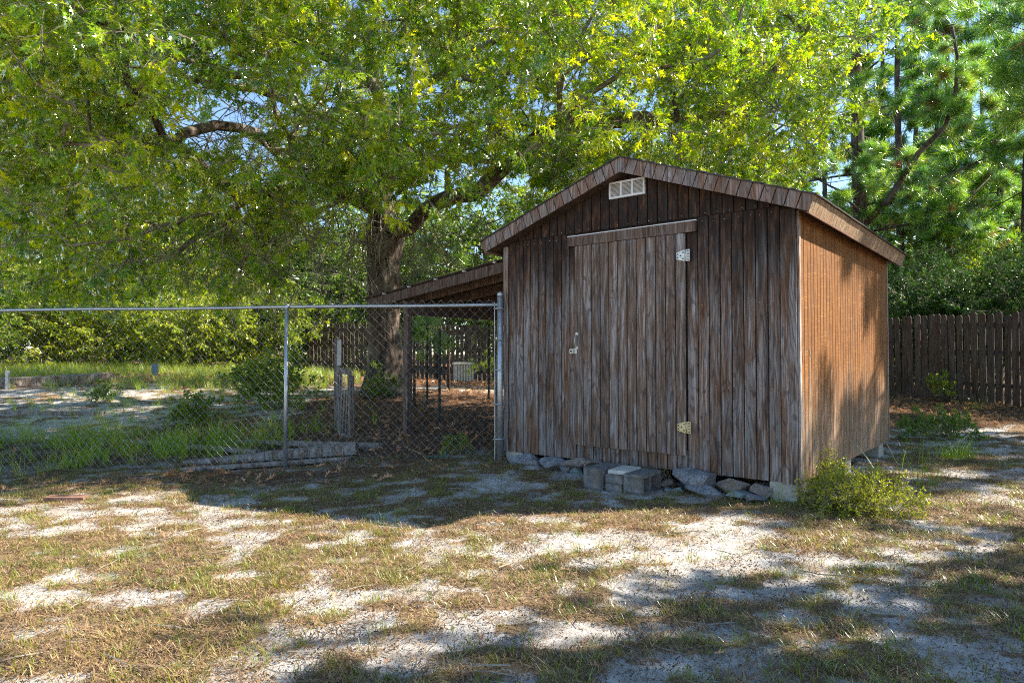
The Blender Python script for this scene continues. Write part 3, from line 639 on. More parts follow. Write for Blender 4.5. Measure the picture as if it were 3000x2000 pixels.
# stones
def stone_me(sx, sy, sz, m, seed):
    rd = random.Random(seed); bm = bmesh.new(); bmesh.ops.create_icosphere(bm, subdivisions=3, radius=1)
    pl = [(Vector((rd.gauss(0, 1), rd.gauss(0, 1), rd.gauss(0, .9))).normalized(), rd.uniform(.45, .72)) for _ in range(11)]
    for v in bm.verts:
        for n, d in pl:
            e = v.co.dot(n) - d
            if e > 0: v.co -= n * e * .98
        v.co *= 1 + rd.gauss(0, .022)
    for v in bm.verts: v.co = Vector((v.co.x * sx * .72, v.co.y * sy * .72, v.co.z * sz * .74 + sz * .48))
    me = bpy.data.meshes.new('stone'); bm.to_mesh(me); bm.free(); me.materials.append(m); return me
ST = [ # zoom-frame boxes (x0,x1,ytop,ybottom) in photo pixels, material, label, tilt
 (1495, 1581, 1342, 1379, 'stone_grey', 'flat grey stone slab leaning beside the front left pier of the shed', 8),
 (1545, 1584, 1341, 1364, 'stone_grey', 'small grey stone wedged behind the flat slab near the front left pier', 0),
 (1583, 1656, 1340, 1379, 'stone_grey', 'rounded grey speckled stone under the shed, second from the left pier', 0),
 (1637, 1669, 1357, 1391, 'stone_grey', 'small dark upright stone between rounded grey stone and greenish stone', 20),
 (1656, 1716, 1339, 1370, 'stone_tan', 'tan layered stone under the sill left of the step blocks', -5),
 (1716, 1770, 1339, 1364, 'stone_tan', 'tan stone under the sill just behind the leftmost step block', 0),
 (1668, 1708, 1366, 1399, 'stone_green', 'greenish stone touching the leftmost step block', 0),
 (1932, 1978, 1400, 1425, 'stone_tan', 'small brown stone right beside the hollow step block', 0),
 (1941, 1970, 1423, 1440, 'stone_green', 'tiny bluish stone on the ground just right of the hollow block', 0),
 (1968, 1998, 1423, 1441, 'stone_green', 'tiny bluish stone at the left tip of the large lower slab', 0),
 (1976, 2103, 1374, 1424, 'stone_grey', 'large grey stone slab in the upper row right of the steps', 5),
 (2096, 2193, 1398, 1438, 'stone_tan', 'tan rounded slab in the upper row right of the large slab', 4),
 (1998, 2125, 1424, 1463, 'stone_grey', 'large flat grey slab in the lower row of the stones', 9),
 (2126, 2188, 1432, 1456, 'stone_green', 'low grey stone in the lower row below the tan slab', 0),
 (2197, 2256, 1408, 1456, 'stone_tan', 'dark brown stone next to the front right pier block', -10),
 (2183, 2229, 1446, 1466, 'stone_grey', 'small flat grey stone lying before the brown stone', 0)]
for i, (x0, x1, yt, yb_, m, lab, tilt) in enumerate(ST):
    xc = (x0 + x1) / 2; off = .06 if yt < 1400 and x0 > 1900 or x0 < 1900 else .16
    if i in (8, 9, 15): off = .2
    if i in (7, 14, 11): off = .03
    xl = onwall_x(xc, off); P0 = S(xl, -off); d = P0.y; w = (x1 - x0) / F * d * 1.12; h = (yb_ - yt) / F * d * .88
    zt = CAMZ - (yb_ - 1045) / F * d
    link('stone', stone_me(w, min(w, .24) * .95, h, M[m], i), None, (P0.x, P0.y, max(zt, g1(P0.x, P0.y) - .02)), (0, R(tilt), RZ),
         label=lab, cat='stone', group='stones packed under the shed')
# a pipe stub under the sill
p = S(onwall_x(1582, .05), .05); MB().tube([(0, 0, -.1), (0, 0, .16)], .012, 8).obj('pipe_stub', M['galv'], None, (p.x, p.y, g1(p.x, p.y)), smooth=True, label='short thin grey pipe standing behind stones under the shed', cat='pipe')

# ================================================================== lean-to on the left of the shed
lean = empty('lean_to', (LX, LY, 0), RZ, label='open lean-to roof on brown timber posts against the left side of the shed', cat='lean-to')
LS = .129; y_a, y_b = .3, 3.9
def lz(w): return 2.54 - LS * w
def slopebox(parent, name, m, w0, w1, ya, yb, dtop, dbot, k=0):
    mb = MB(); P = [(-w0, lz(w0) - dtop), (-w1, lz(w1) - dtop), (-w1, lz(w1) - dbot), (-w0, lz(w0) - dbot)]
    cx, cz = P[0]; V = [(x - cx, 0, z - cz) for x, z in P] + [(x - cx, yb - ya, z - cz) for x, z in P]
    return link(name, mesh(name, V, [(3, 2, 1, 0), (4, 5, 6, 7), (1, 5, 4, 0), (2, 6, 5, 1), (3, 7, 6, 2), (0, 4, 7, 3)], m), parent, (cx, ya, cz))
# corrugated sheet
mb = MB(); nn = 90; Vv = []
for k in range(nn + 1):
    y = y_a - .06 + (y_b - y_a + .12) * k / nn; dz = .008 * math.sin(k * 2.1)
    for w in (.02, 2.95): Vv.append((-w, y, lz(w) + dz)); Vv.append((-w, y, lz(w) + dz - .004))
Ff = []
for k in range(nn):
    b = k * 4; Ff += [(b, b + 2, b + 6, b + 4), (b + 1, b + 5, b + 7, b + 3)]
Ff += [(0, 1, 3, 2), (nn * 4, nn * 4 + 2, nn * 4 + 3, nn * 4 + 1)]
mb.add(Vv, Ff).obj('roof_sheet', M['sheet'], lean)
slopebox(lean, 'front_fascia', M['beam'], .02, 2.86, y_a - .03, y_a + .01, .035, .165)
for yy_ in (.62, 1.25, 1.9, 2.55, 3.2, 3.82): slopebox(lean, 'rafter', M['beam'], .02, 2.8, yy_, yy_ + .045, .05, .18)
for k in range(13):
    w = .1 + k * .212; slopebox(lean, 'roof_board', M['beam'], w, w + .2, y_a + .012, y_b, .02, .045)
MB().box(-2.16, -2.06, y_a + .05, y_b, 1.9, 2.08).obj('eave_beam', M['beam'], lean)
for k in range(5):
    w = .35 + k * .52; MB().box(-w - .03, -w + .01, y_a - .07, y_a - .03, lz(w) - .034, lz(w) - .014).obj('batten_end', M['cream'], lean)
for yy_ in (y_a + .1, 3.7):
    pp = S(-2.11, yy_); zg = g1(pp.x, pp.y) - .1
    MB().box(-.045, .045, -.045, .045, 0, 1.9 - zg).obj('post', M['beam'], lean, (-2.11, yy_, zg))
tq = S(-2.11, y_a + .1)

# ================================================================== chain link fence
FC = Vector((-.139, 7.85, 0)); FD = Vector((-6.53, .96, 0)).normalized(); FLEN = 8.2; ZR = 1.905
fence = empty('chain_link_fence', (FC.x, FC.y, 0), math.atan2(FD.y, FD.x), label='galvanised chain link fence with top rail in front of the lean-to', cat='fence')
zc = g1(FC.x, FC.y)
MB().tube([(0, 0, zc - .2), (0, 0, 2.03)], .033, 14).obj('corner_post', M['galv'], fence, smooth=True)
MB().tube([(0, 0, 2.0), (0, 0, 2.025), (0, 0, 2.045), (0, 0, 2.058)], [.036, .036, .03, .012], 14).obj('post_cap', M['galv'], fence, smooth=True)
for w in (2.62, 7.4):
    q = FC + FD * w; zz = g1(q.x, q.y)
    MB().tube([(w, .035, zz - .2), (w, .035, ZR - .01)], .024, 12).obj('line_post', M['galv'], fence, smooth=True)
    MB().tube([(w, .035, ZR - .03), (w, .02, ZR + .02), (w, 0, ZR + .03)], [.027, .026, .02], 12).obj('post_loop_cap', M['galv'], fence, smooth=True)
MB().tube([(0, 0, ZR)] + [(k * .5, 0, ZR - .004 * math.sin(k)) for k in range(1, 17)], .0205, 12).obj('top_rail', M['galv'], fence, smooth=True)
MB().box(.06, .066, -.008, .008, zc + .02, ZR + .03).obj('tension_bar', M['galv'], fence)
for z in (1.86, 1.15, 1.5, .75, .35):
    MB().tube([(-.035, -.02, z), (-.025, -.037, z), (.02, -.037, z), (.075, -.006, z), (.075, .006, z), (.02, .037, z), (-.025, .037, z), (-.035, .02, z)], .009, 6).obj('tension_band', M['galv'], fence, smooth=True)
DW, DH = .116, .112                      # diamond width, height
def wire_me(flip):
    mb = MB(); pts = []; n = 41; x = DW / 4
    for k in range(n):
        s = 1 if (k + flip) % 2 == 0 else -1
        pts.append((s * DW / 4 * 1.04, -.034 + (.003 if k % 2 else -.003), ZR + .065 - k * DH / 2))
    mb.tube(pts, .0019, 4, False); return mb.me('mesh_wire', M['wire'])
wm = [wire_me(0), wire_me(1)]
k = 0; w = .075 + DW / 4
while w < FLEN:
    link('mesh_wire', wm[k % 2], fence, (w, 0, 0)); w += DW / 2; k += 1

# ================================================================== wooden picket fence
def picket_me(h, w, seed):
    rd = random.Random(seed); t = .018
    prof = [(-w / 2, 0), (w / 2, 0), (w / 2, h - .04), (w / 2 - .03, h), (-w / 2 + .03, h), (-w / 2, h - .04)]
    V = [(x, 0, z) for x, z in prof] + [(x, t, z) for x, z in prof]
    return mesh('picket', V, [(0, 1, 2, 3, 4, 5), (11, 10, 9, 8, 7, 6)] + [(i, 6 + i, 6 + (i + 1) % 6, (i + 1) % 6) for i in range(6)], M['picket'])
PK = [picket_me(1.83, .118, 1), picket_me(1.8, .112, 2), picket_me(1.85, .122, 3)]
def picket_fence(A, B, label, pitch=.146, skip=()):
    A = Vector((*A, 0)); B = Vector((*B, 0)); d = (B - A); n = int(d.length / pitch); d.normalize(); rz = math.atan2(d.y, d.x)
    r = empty('picket_fence', (A.x, A.y, 0), rz, label=label, cat='fence')
    for i in range(n):
        q = A + d * (i * pitch); link('picket', random.choice(PK), r, (i * pitch, random.uniform(-.004, .004), g1(q.x, q.y) - .02 + random.uniform(-.02, .02)), (0, random.gauss(0, .012), 0))
    for zz in (.35, 1.0, 1.55):
        L = n * pitch; pts = [(s, .04, g1(*(A + d * s).xy) + zz) for s in np.linspace(0, L, 8)]
        mb = MB()
        for p0, p1 in zip(pts[:-1], pts[1:]):
            mb.add([(p0[0], .02, p0[2]), (p1[0], .02, p1[2]), (p1[0], .055, p1[2]), (p0[0], .055, p0[2]), (p0[0], .02, p0[2] + .08), (p1[0], .02, p1[2] + .08), (p1[0], .055, p1[2] + .08), (p0[0], .055, p0[2] + .08)],
                   [(0, 3, 2, 1), (4, 5, 6, 7), (0, 1, 5, 4), (1, 2, 6, 5), (2, 3, 7, 6), (3, 0, 4, 7)])
        mb.obj('fence_rail', M['picket'], r)
    for i in range(0, n, 16):
        q = A + d * (i * pitch); MB().box(-.045, .045, .057, .147, -.1, 1.75).obj('fence_post', M['picket'], r, (i * pitch + .07, 0, g1(q.x, q.y)))
    return r
picket_fence((6.9, 18.3), (10.3, 11.8), 'dark brown wooden picket fence to the right of the shed')
picket_fence((-7.4, 24.6), (6.9, 18.4), 'dark brown wooden picket fence seen through the lean-to behind the oak', .165)

# ================================================================== trees
def tubes_from(nodes, parent, rad, cut_thick):
    """chains of a grown skeleton; returns list of (pts, radii)"""
    n = len(nodes); ch = [[] for _ in range(n)]
    for i, p in enumerate(parent):
        if p >= 0: ch[p].append(i)
    out = []; stack = [(i, -1) for i in range(n) if parent[i] < 0]
    while stack:
        i, pr = stack.pop(); pts = []; rs = []
        if pr >= 0: pts.append(nodes[pr]); rs.append(min(rad[pr], rad[i] * 1.15))
        while True:
            pts.append(nodes[i]); rs.append(rad[i])
            if not ch[i]: break
            c = sorted(ch[i], key=lambda j: -rad[j])
            for j in c[1:]: stack.append((j, i))
            i = c[0]
        if len(pts) > 1: out.append((pts, rs))
    return out
def grow(limbs, targets, wig=.14, r0=.0055, ex_=.47, seed=0, bias=.18, seg=.4, order_from=None, droop=0.):
    rd = np.random.default_rng(seed); P = []; par = []; plen = []
    for L in limbs:                      # polylines; each starts at nearest existing node
        for k, p in enumerate(L):
            p = np.array(p, float)
            if k == 0:
                if not P: P.append(p); par.append(-1); plen.append(0.)
                last = len(P) - 1 if len(P) == 1 else int(np.argmin(np.linalg.norm(np.array(P) - p, axis=1)))
                continue
            q = P[last]; d = np.linalg.norm(p - q); m = max(1, int(d / seg))
            for s in range(1, m + 1):
                pp = q + (p - q) * s / m + (rd.normal(0, .03, 3) * d if s < m else 0)
                P.append(pp); par.append(last if s == 1 else len(P) - 2); plen.append(plen[par[-1]] + d / m)
            last = len(P) - 1
    base = len(P); cap = base + len(targets) * 14; A = np.zeros((cap, 3)); A[:base] = P; PLn = np.zeros(cap); PLn[:base] = plen; PR = np.full(cap, -1); PR[:base] = par; cnt = base
    T = np.array(targets); o = np.argsort([np.min(np.linalg.norm(A[:base] - t_, axis=1)) for t_ in T]); tips = []; dirs = []
    for t_ in T[o]:
        dd_ = np.linalg.norm(A[:cnt] - t_, axis=1); j = int(np.argmin(dd_ + bias * PLn[:cnt])); d = dd_[j]; m = max(1, min(12, int(d / seg + .5)))
        a = A[j]; side = rd.normal(0, 1, 3) * wig * d; last = j
        for s in range(1, m + 1):
            u = s / m; pp = a + (t_ - a) * u + side * math.sin(math.pi * u) * .5 + np.array([0, 0, droop * d * math.sin(math.pi * u)]) + (rd.normal(0, .02, 3) if s < m else 0)
            A[cnt] = pp; PR[cnt] = last; PLn[cnt] = PLn[last] + d / m; last = cnt; cnt += 1
        tips.append(last)
    A = A[:cnt]; PR = PR[:cnt]; w = np.zeros(cnt)
    for i in tips: w[i] += 1
    for i in range(cnt - 1, 0, -1):
        if w[i] == 0: w[i] = 1
        if PR[i] >= 0: w[PR[i]] += w[i]
    rad = r0 * w ** ex_
    dirs = np.array([A[i] - A[PR[i]] for i in tips])
    return A, PR, rad, np.array(tips), dirs
def wood_parts(root, A, PR, rad, mt, mthin, thick=.05, loc=None, mn=.0025, maxpts=0):
    loc = Vector(loc) if loc is not None else Vector((0, 0, 0)); tw = MB(); n = 0
    for pts, rs in tubes_from(A, list(PR), rad, thick):
        pts = [Vector(p) - loc for p in pts]; rs = [max(r, mn) for r in rs]; mr = max(rs[:2])
        if mr > thick:
            ns = 12 if mr > .1 else 8; MB().tube(pts, rs, ns).obj('branch', mt if mr > .12 else (M['limb'] if mt == M['bark'] else mt), root, smooth=True); n += 1
        else: tw.tube(pts, rs, 4 if mr > .012 else 3, False)
    tw.obj('twigs', mthin, root, smooth=True, kind='stuff')

def hi_trunk(name, pts, rs, m, parent, ridge=.05, nseg=56, seed=0, flare=None):
    pts = [Vector(p) for p in pts]; P = []; Rr = []
    for i in range(len(pts) - 1):
        d = (pts[i + 1] - pts[i]).length; k = max(2, int(d / .05))
        for s in range(k): P.append(pts[i].lerp(pts[i + 1], s / k)); Rr.append(rs[i] + (rs[i + 1] - rs[i]) * s / k)
    P.append(pts[-1]); Rr.append(rs[-1]); V = []; n = nseg
    an = np.arange(n) / n * 2 * math.pi
    for i, (p, r) in enumerate(zip(P, Rr)):
        z = p.z
        nz = fbm(np.cos(an) * 9 + 31, np.full(n, z * 1.6) + np.sin(an) * 9, 1.0, seed, 3); nz2 = np.abs(fbm(an * n / 6.2832 * .9, np.full(n, z * 2.4), 1.0, seed + 5, 2) - .5) * 2
        q = r * (1 + (nz - .5) * ridge * 2 + (nz2 - .4) * ridge)
        for k in range(n): V.append((p.x + math.cos(an[k]) * q[k], p.y + math.sin(an[k]) * q[k], z))
    Fc = [(i * n + k, i * n + (k + 1) % n, (i + 1) * n + (k + 1) % n, (i + 1) * n + k) for i in range(len(P) - 1) for k in range(n)]
    return link(name, mesh(name, V, Fc, m, True), parent)

# ---- the big oak
OB = Vector((-2.62, 14.0, g1(-2.62, 14.0)))
oak = empty('oak_tree', OB, label='large old oak with furrowed trunk and spreading yellow-green crown behind the wire fence', cat='tree')
def Wt(*l): return [W(*p) for p in l]
fork = W(1128, 705, 14.0)
hi_trunk('trunk', [Vector(p) - OB for p in [OB + Vector((0, 0, -.2)), OB + Vector((0, 0, .12)), OB + Vector((.02, 0, .5)), W(1126, 950, 14), W(1124, 830, 14), W(1124, 760, 14), fork, W(1120, 620, 14), W(1116, 540, 14.0)]],
         [.66, .5, .38, .33, .325, .34, .37, .27, .22], M['bark'], oak, .12)
limbs = [Wt((1124, 760, 14), (1120, 620, 14), (1116, 540, 14), (1108, 420, 14), (1100, 250, 14.2), (1090, 60, 14.4), (1085, -120, 14.4)),
         Wt((1128, 700, 14), (1200, 668, 13.6), (1275, 597, 12.8), (1396, 568, 11.8), (1476, 488, 11.2), (1530, 440, 10.6), (1640, 350, 9.8), (1800, 230, 9.6)),
         Wt((1128, 720, 14), (1190, 716, 13.8), (1287, 712, 13.2), (1356, 735, 12.8), (1440, 772, 12.4)),
         Wt((1116, 540, 14), (1075, 400, 13.5), (1005, 321, 12.8), (918, 344, 12.2), (821, 287, 11.4), (746, 258, 10.8), (603, 253, 10.2), (500, 304, 9.6), (420, 350, 9.2)),
         Wt((1120, 640, 14), (1010, 560, 13), (850, 505, 12), (821, 453, 11.6), (752, 390, 11), (631, 367, 10.2), (540, 390, 9.6), (494, 430, 9.2), (344, 425, 8.6), (180, 420, 8.2)),
         Wt((1108, 420, 14), (1180, 300, 13), (1300, 200, 11.8), (1450, 120, 10.8), (1600, 40, 10.2)),
         Wt((1100, 250, 14.2), (900, 120, 13), (640, 20, 11.5), (400, -60, 10)),
         Wt((1120, 640, 14), (1100, 560, 15), (1200, 430, 16.5)),
         Wt((1640, 350, 9.8), (1900, 360, 10.2), (2150, 330, 10.2), (2350, 380, 10.4)),
         Wt((850, 505, 12), (700, 600, 11), (560, 640, 10), (380, 700, 9.0), (200, 720, 8.6))]
def crown_bottom(x, y):
    lft = 1.3 + .09 * y; ctr = 1.3 + .235 * y; rgt = 1.3 + .235 * y
    a = sstep(-3.9, -2.6, x * 10. / y + .0 * x)
    return lft * (1 - a) + ctr * a
rc = np.random.default_rng(11); cen = []
CC = np.array([-2.8, 13.6, 7.6]); CR = np.array([9.3, 7.6, 6.2])
def gap(p):                              # an airy hollow in the crown where the limbs are bare
    q = np.array([p[0] / p[1], (p[2] - CAMZ) / p[1]]); c = np.array([(625 - 1500) / F, (1045 - 345) / F])
    e = q - c; return (e[0] / .078) ** 2 + (e[1] / .052) ** 2 < 1
while len(cen) < 540:
    p = CC + (rc.random(3) * 2 - 1) * CR; rho = np.linalg.norm((p - CC) / CR)
    if rho > 1 or (rho < .62 and rc.random() < .85): continue
    if p[1] < 7.0 or p[2] < crown_bottom(p[0], p[1]) + .25: continue
    if p[0] > (2480 - 1500) / F * p[1] + .1: continue
    if p[1] > 14.5 and rc.random() < .72: continue
    # crown thinned above the view and at the rear to let more sunlight in
    if p[2] > 1.9 + .58 * p[1] and rc.random() < .8: continue
    if gap(p): continue
    cen.append(p)
tg = []
for c_ in cen:
    k = rc.integers(4, 9)
    for _ in range(k):
        p = c_ + rc.normal(0, 1, 3) * np.array([.48, .48, .3])
        if p[2] < crown_bottom(p[0], p[1]) or gap(p) or p[1] < 6.6: continue
        if 5.2 < p[1] < 10 and p[0] > -.3 and p[2] < 3.75: continue
        tg.append(p)
A, PR, rad, tips, dirs = grow(limbs, tg, seed=3, r0=.0056, ex_=.5, droop=.05)
rad = np.minimum(rad, .27)
nb = sum(1 for _ in limbs)
wood_parts(oak, A, PR, rad, M['bark'], M['twig'], .055, OB)
PT = []; RT = []; SC = []; TI = []
def fluff(tips_p, dirs_, k, spread, rr, sc=(.8, 1.25), droop=-.25):
    P_ = []; R_ = []; S_ = []; T_2 = []
    for p, d in zip(tips_p, dirs_):
        base = rr.random()
        for _ in range(k):
            q = p + rr.normal(0, spread, 3) * np.array([1, 1, .8]); dd2 = d / (np.linalg.norm(d) + 1e-6) * .7 + rr.normal(0, .75, 3) + np.array([0, 0, droop])
            P_.append(q); R_.append(lrot(dd2, rr.normal(0, .5))); S_.append(rr.uniform(*sc)); T_2.append(np.clip(.25 * rr.random() + .75 * base, 0, 1))
    return P_, R_, S_, T_2
P_, R_, S_, T_2 = fluff(A[tips], dirs, 5, .22, rc)
P_ = np.array(P_); keep = np.array([not gap(p) and not (p[1] < 9.6 and p[0] > -.4 and p[2] < 3.6) for p in P_])
P_ = P_[keep]; R_ = np.array(R_)[keep]; S_ = np.array(S_)[keep]; T_2 = np.array(T_2)[keep]
print('oak sprays', len(P_), 'tips', len(tips))
scatter('leaves', P_ - np.array(OB), R_, S_, T_2, OAK, oak)
# bare dead twigs hanging under the crown
def dead_twigs(root, spots, loc, m, seed=0):
    rd = random.Random(seed); mb = MB()
    def br(p, d, l, r, lev):
        pts = [p]; q = p
        for s in range(4):
            d = (d + Vector((rd.gauss(0, .28), rd.gauss(0, .28), rd.gauss(-.06, .2)))).normalized(); q = q + d * l / 4; pts.append(q)
            if lev < 2 and rd.random() < .75: br(q, (d + Vector((rd.gauss(0, .8), rd.gauss(0, .8), rd.gauss(-.1, .6)))).normalized(), l * rd.uniform(.35, .65), r * .6, lev + 1)
        mb.tube([v - loc for v in pts], [r, r * .9, r * .75, r * .6, r * .35], 3, False)
    for p, d, l in spots: br(Vector(p), Vector(d).normalized(), l, .011, 0)
    mb.obj('bare_twigs', m, root, smooth=True, kind='stuff')
sp = []
rdn = random.Random(4)
for i in range(90):
    px = rdn.uniform(560, 1250); py = rdn.uniform(560, 740) if px < 1050 else rdn.uniform(600, 690); sp.append((W(px, py, rdn.uniform(10, 13.5)), (rdn.gauss(-.1, .5), rdn.gauss(-.1, .4), -.9), rdn.uniform(.7, 1.6)))
for i in range(80):
    px = rdn.uniform(470, 1000); py = rdn.uniform(240, 480); sp.append((W(px, py, rdn.uniform(9.4, 12)), (rdn.gauss(0, 1), rdn.gauss(0, .6), rdn.gauss(0, .8)), rdn.uniform(.6, 1.3)))
for i in range(24):
    px = rdn.uniform(1180, 1440); py = rdn.uniform(560, 720); sp.append((W(px, py, rdn.uniform(11.5, 13)), (rdn.gauss(.2, .6), rdn.gauss(0, .5), rdn.gauss(-.2, .6)), rdn.uniform(.5, 1.1)))
dead_twigs(oak, sp, OB, M['twig'])
# the three hundred leaves that show largest
vis = [p for p in A[tips] if abs(p[0]) < .76 * p[1] and (p[2] - CAMZ) < .54 * p[1]]
vis.sort(key=lambda p: p[1]); 
LM = []
for s in range(4):
    v, f = oak_leaf(.15, .1 + .1 * s, .2 + .1 * s); LM.append(mesh('leaf', v, f, M['leaf']))
    a = LM[-1].attributes.new('leafid', 'FLOAT', 'FACE'); a.data.foreach_set('value', [.5 + .15 * s] * 2)
for i in range(300):
    p = vis[(i * 3) % min(len(vis), 150)] + rc.normal(0, .16, 3) - np.array([0, .12, 0])
    link('leaf', LM[i % 4], oak, tuple(Vector(p) - OB), lrot(rc.normal(0, 1, 3) + np.array([0, 0, -.5]), rc.normal(0, .7)), (rc.uniform(.85, 1.15),) * 3)
# small carabiner tag on the trunk
MB().tube([(0, 0, 0), (.03, 0, .03), (.03, 0, .13), (0, 0, .16), (-.03, 0, .13), (-.03, 0, .03), (0, 0, 0)], .008, 6).obj('rope_hook', M['galv'], None, tuple(W(1092, 745, 13.58)), label='small metal snap hook hanging on the oak trunk', cat='hook')

# ---- understory and background trees
def broadleaf(name, x, y, h, rx, label, cat, srcs, n=70, per=5, group=None, trunk_r=.09, zb=.25, seed=0, tint=.5, tmat='twig', sc=(.8, 1.3), rz_=None, sp_=.3, lean_=(0, 0)):
    rr = np.random.default_rng(seed + 1000); z0 = g1(x, y); B = Vector((x, y, z0)); root = empty(name, B, label=label, cat=cat, group=group)
    tg_ = []
    while len(tg_) < n:
        u = rr.random(3) * 2 - 1; rho = np.linalg.norm(u)
        if rho > 1 or rho < .35: continue
        zc_ = h * (zb + (1 - zb) * .5); p = np.array([x + lean_[0] + u[0] * rx, y + lean_[1] + u[1] * rx, z0 + zc_ + u[2] * h * (1 - zb) * .5])
        tg_.append(p)
    lm = [[(x, y, z0 - .1), (x + .05 * h * rr.normal(), y, z0 + h * .35), (x + lean_[0] + .05 * h * rr.normal(), y + lean_[1], z0 + h * .75)]]
    A_, PR_, rad_, tips_, dirs_ = grow(lm, tg_, seed=seed, r0=trunk_r / (n ** .5) * 1.1, ex_=.5, seg=.6)
    pts = [i for i in range(len(A_))]
    wood_parts(root, A_, PR_, rad_, M['bark'] if tmat == 'twig' else M[tmat], M[tmat], .04, B, .004)
    P2, R2, S2, T2 = fluff(A_[tips_], dirs_, per, sp_, rr, sc)
    scatter('leaves', np.array(P2) - np.array(B), R2, S2, np.clip(np.array(T2) * .7 + tint - .35, 0, 1), srcs, root); return root
gb = 'leafy trees and bushes behind the oak'
def atx(px, Y): return (px - 1500) / F * Y
BL = ['sunlit yellow-green bush second from the left edge behind the pale log', 'bright yellow-green bush above the short stake on the mound', 'sunlit bush between the stake and the leafy weed behind the fence',
 'broad sunlit bush just left of the fence line post', 'shaded leafy bush right of the fence line post', 'tall leafy bush cut by the left edge of the picture',
 'leafy tree rising behind the bushes near the left edge', 'tall leafy tree at the far left edge beneath the oak crown', 'leafy tree beneath the oak crown midway between left edge and trunk', 'dark leafy tree behind the fence line post',
 'dark leafy tree directly left of the oak trunk', 'dark leafy tree directly right of the oak trunk', 'leafy tree rising above the lean-to roof', 'leafy tree hidden mostly behind the left slope of the shed roof', 'low dark tree in front of the woods left of the oak trunk',
 'tall leafy tree far back under the gap of blue sky', 'tall leafy tree behind the ridge of the shed roof']
BGT = [ # px, depth, height, radius, n, tint (sunlit brightness put into leaf colour), group label
 (60, 22, 3.9, 2.2, 90, .85, 'b'), (250, 23.5, 3.4, 1.8, 80, .9, 'b'), (420, 25, 3.3, 1.7, 70, .6, 'b'), (600, 23, 3.0, 1.6, 80, .8, 'b'), (760, 24, 3.2, 1.7, 70, .6, 'b'),
 (-120, 20, 4.5, 2.4, 80, .5, 'b'),
 (150, 29, 8, 3.6, 110, .35, 't'), (-150, 26, 10, 3.8, 110, .3, 't'), (480, 31, 7.2, 3.4, 110, .4, 't'), (760, 32, 7.5, 3.6, 110, .25, 't'), (1010, 33, 8, 3.4, 100, .2, 't'),
 (1230, 34, 9, 3.6, 100, .3, 't'), (1420, 30, 8, 3.2, 100, .3, 't'), (1650, 33, 10, 4, 90, .4, 't'), (960, 27, 5, 2.3, 80, .15, 't'), (350, 36, 9.5, 4, 90, .5, 't'), (1900, 34, 11, 4, 90, .5, 't')]
for i, (px, Y, h, r, n, ti, kd) in enumerate(BGT):
    if kd == 'b': broadleaf('leafy_bush', atx(px, Y), Y, h, r, BL[i], 'bush', BG, n, 9, 'sunlit bushes at the wood edge', .05, .02, i, ti)
    else: broadleaf('woodland_tree', atx(px, Y), Y, h, r, BL[i], 'tree', BG, n, 9, gb, .13, .15, i, ti, sc=(1.1, 1.8), sp_=.5)
# hollies over the picket fence on the right
for i, (px, Y, h, r, n) in enumerate([(2640, 17.2, 3.1, 1.5, 80), (2760, 17.8, 3.3, 1.5, 70), (2880, 15.8, 2.9, 1.4, 70), (3010, 15.4, 3.2, 1.5, 70), (2700, 23, 4.6, 2.2, 70), (2950, 24, 5, 2.4, 70)]):
    broadleaf('holly_tree', atx(px, Y), Y, h, r, ['glossy dark holly spilling over the picket fence nearest the shed', 'glossy dark holly over the picket fence, second from the shed', 'glossy dark holly over the middle of the right picket fence', 'glossy dark holly over the picket fence at the right edge', 'taller leafy tree standing behind the hollies nearest the shed', 'taller leafy tree standing behind the hollies at the right edge'][i], 'tree', HOL if i < 4 else BG, n, 9, 'hollies behind the right picket fence', .05, .2, 40 + i, .5, sc=(.9, 1.5))

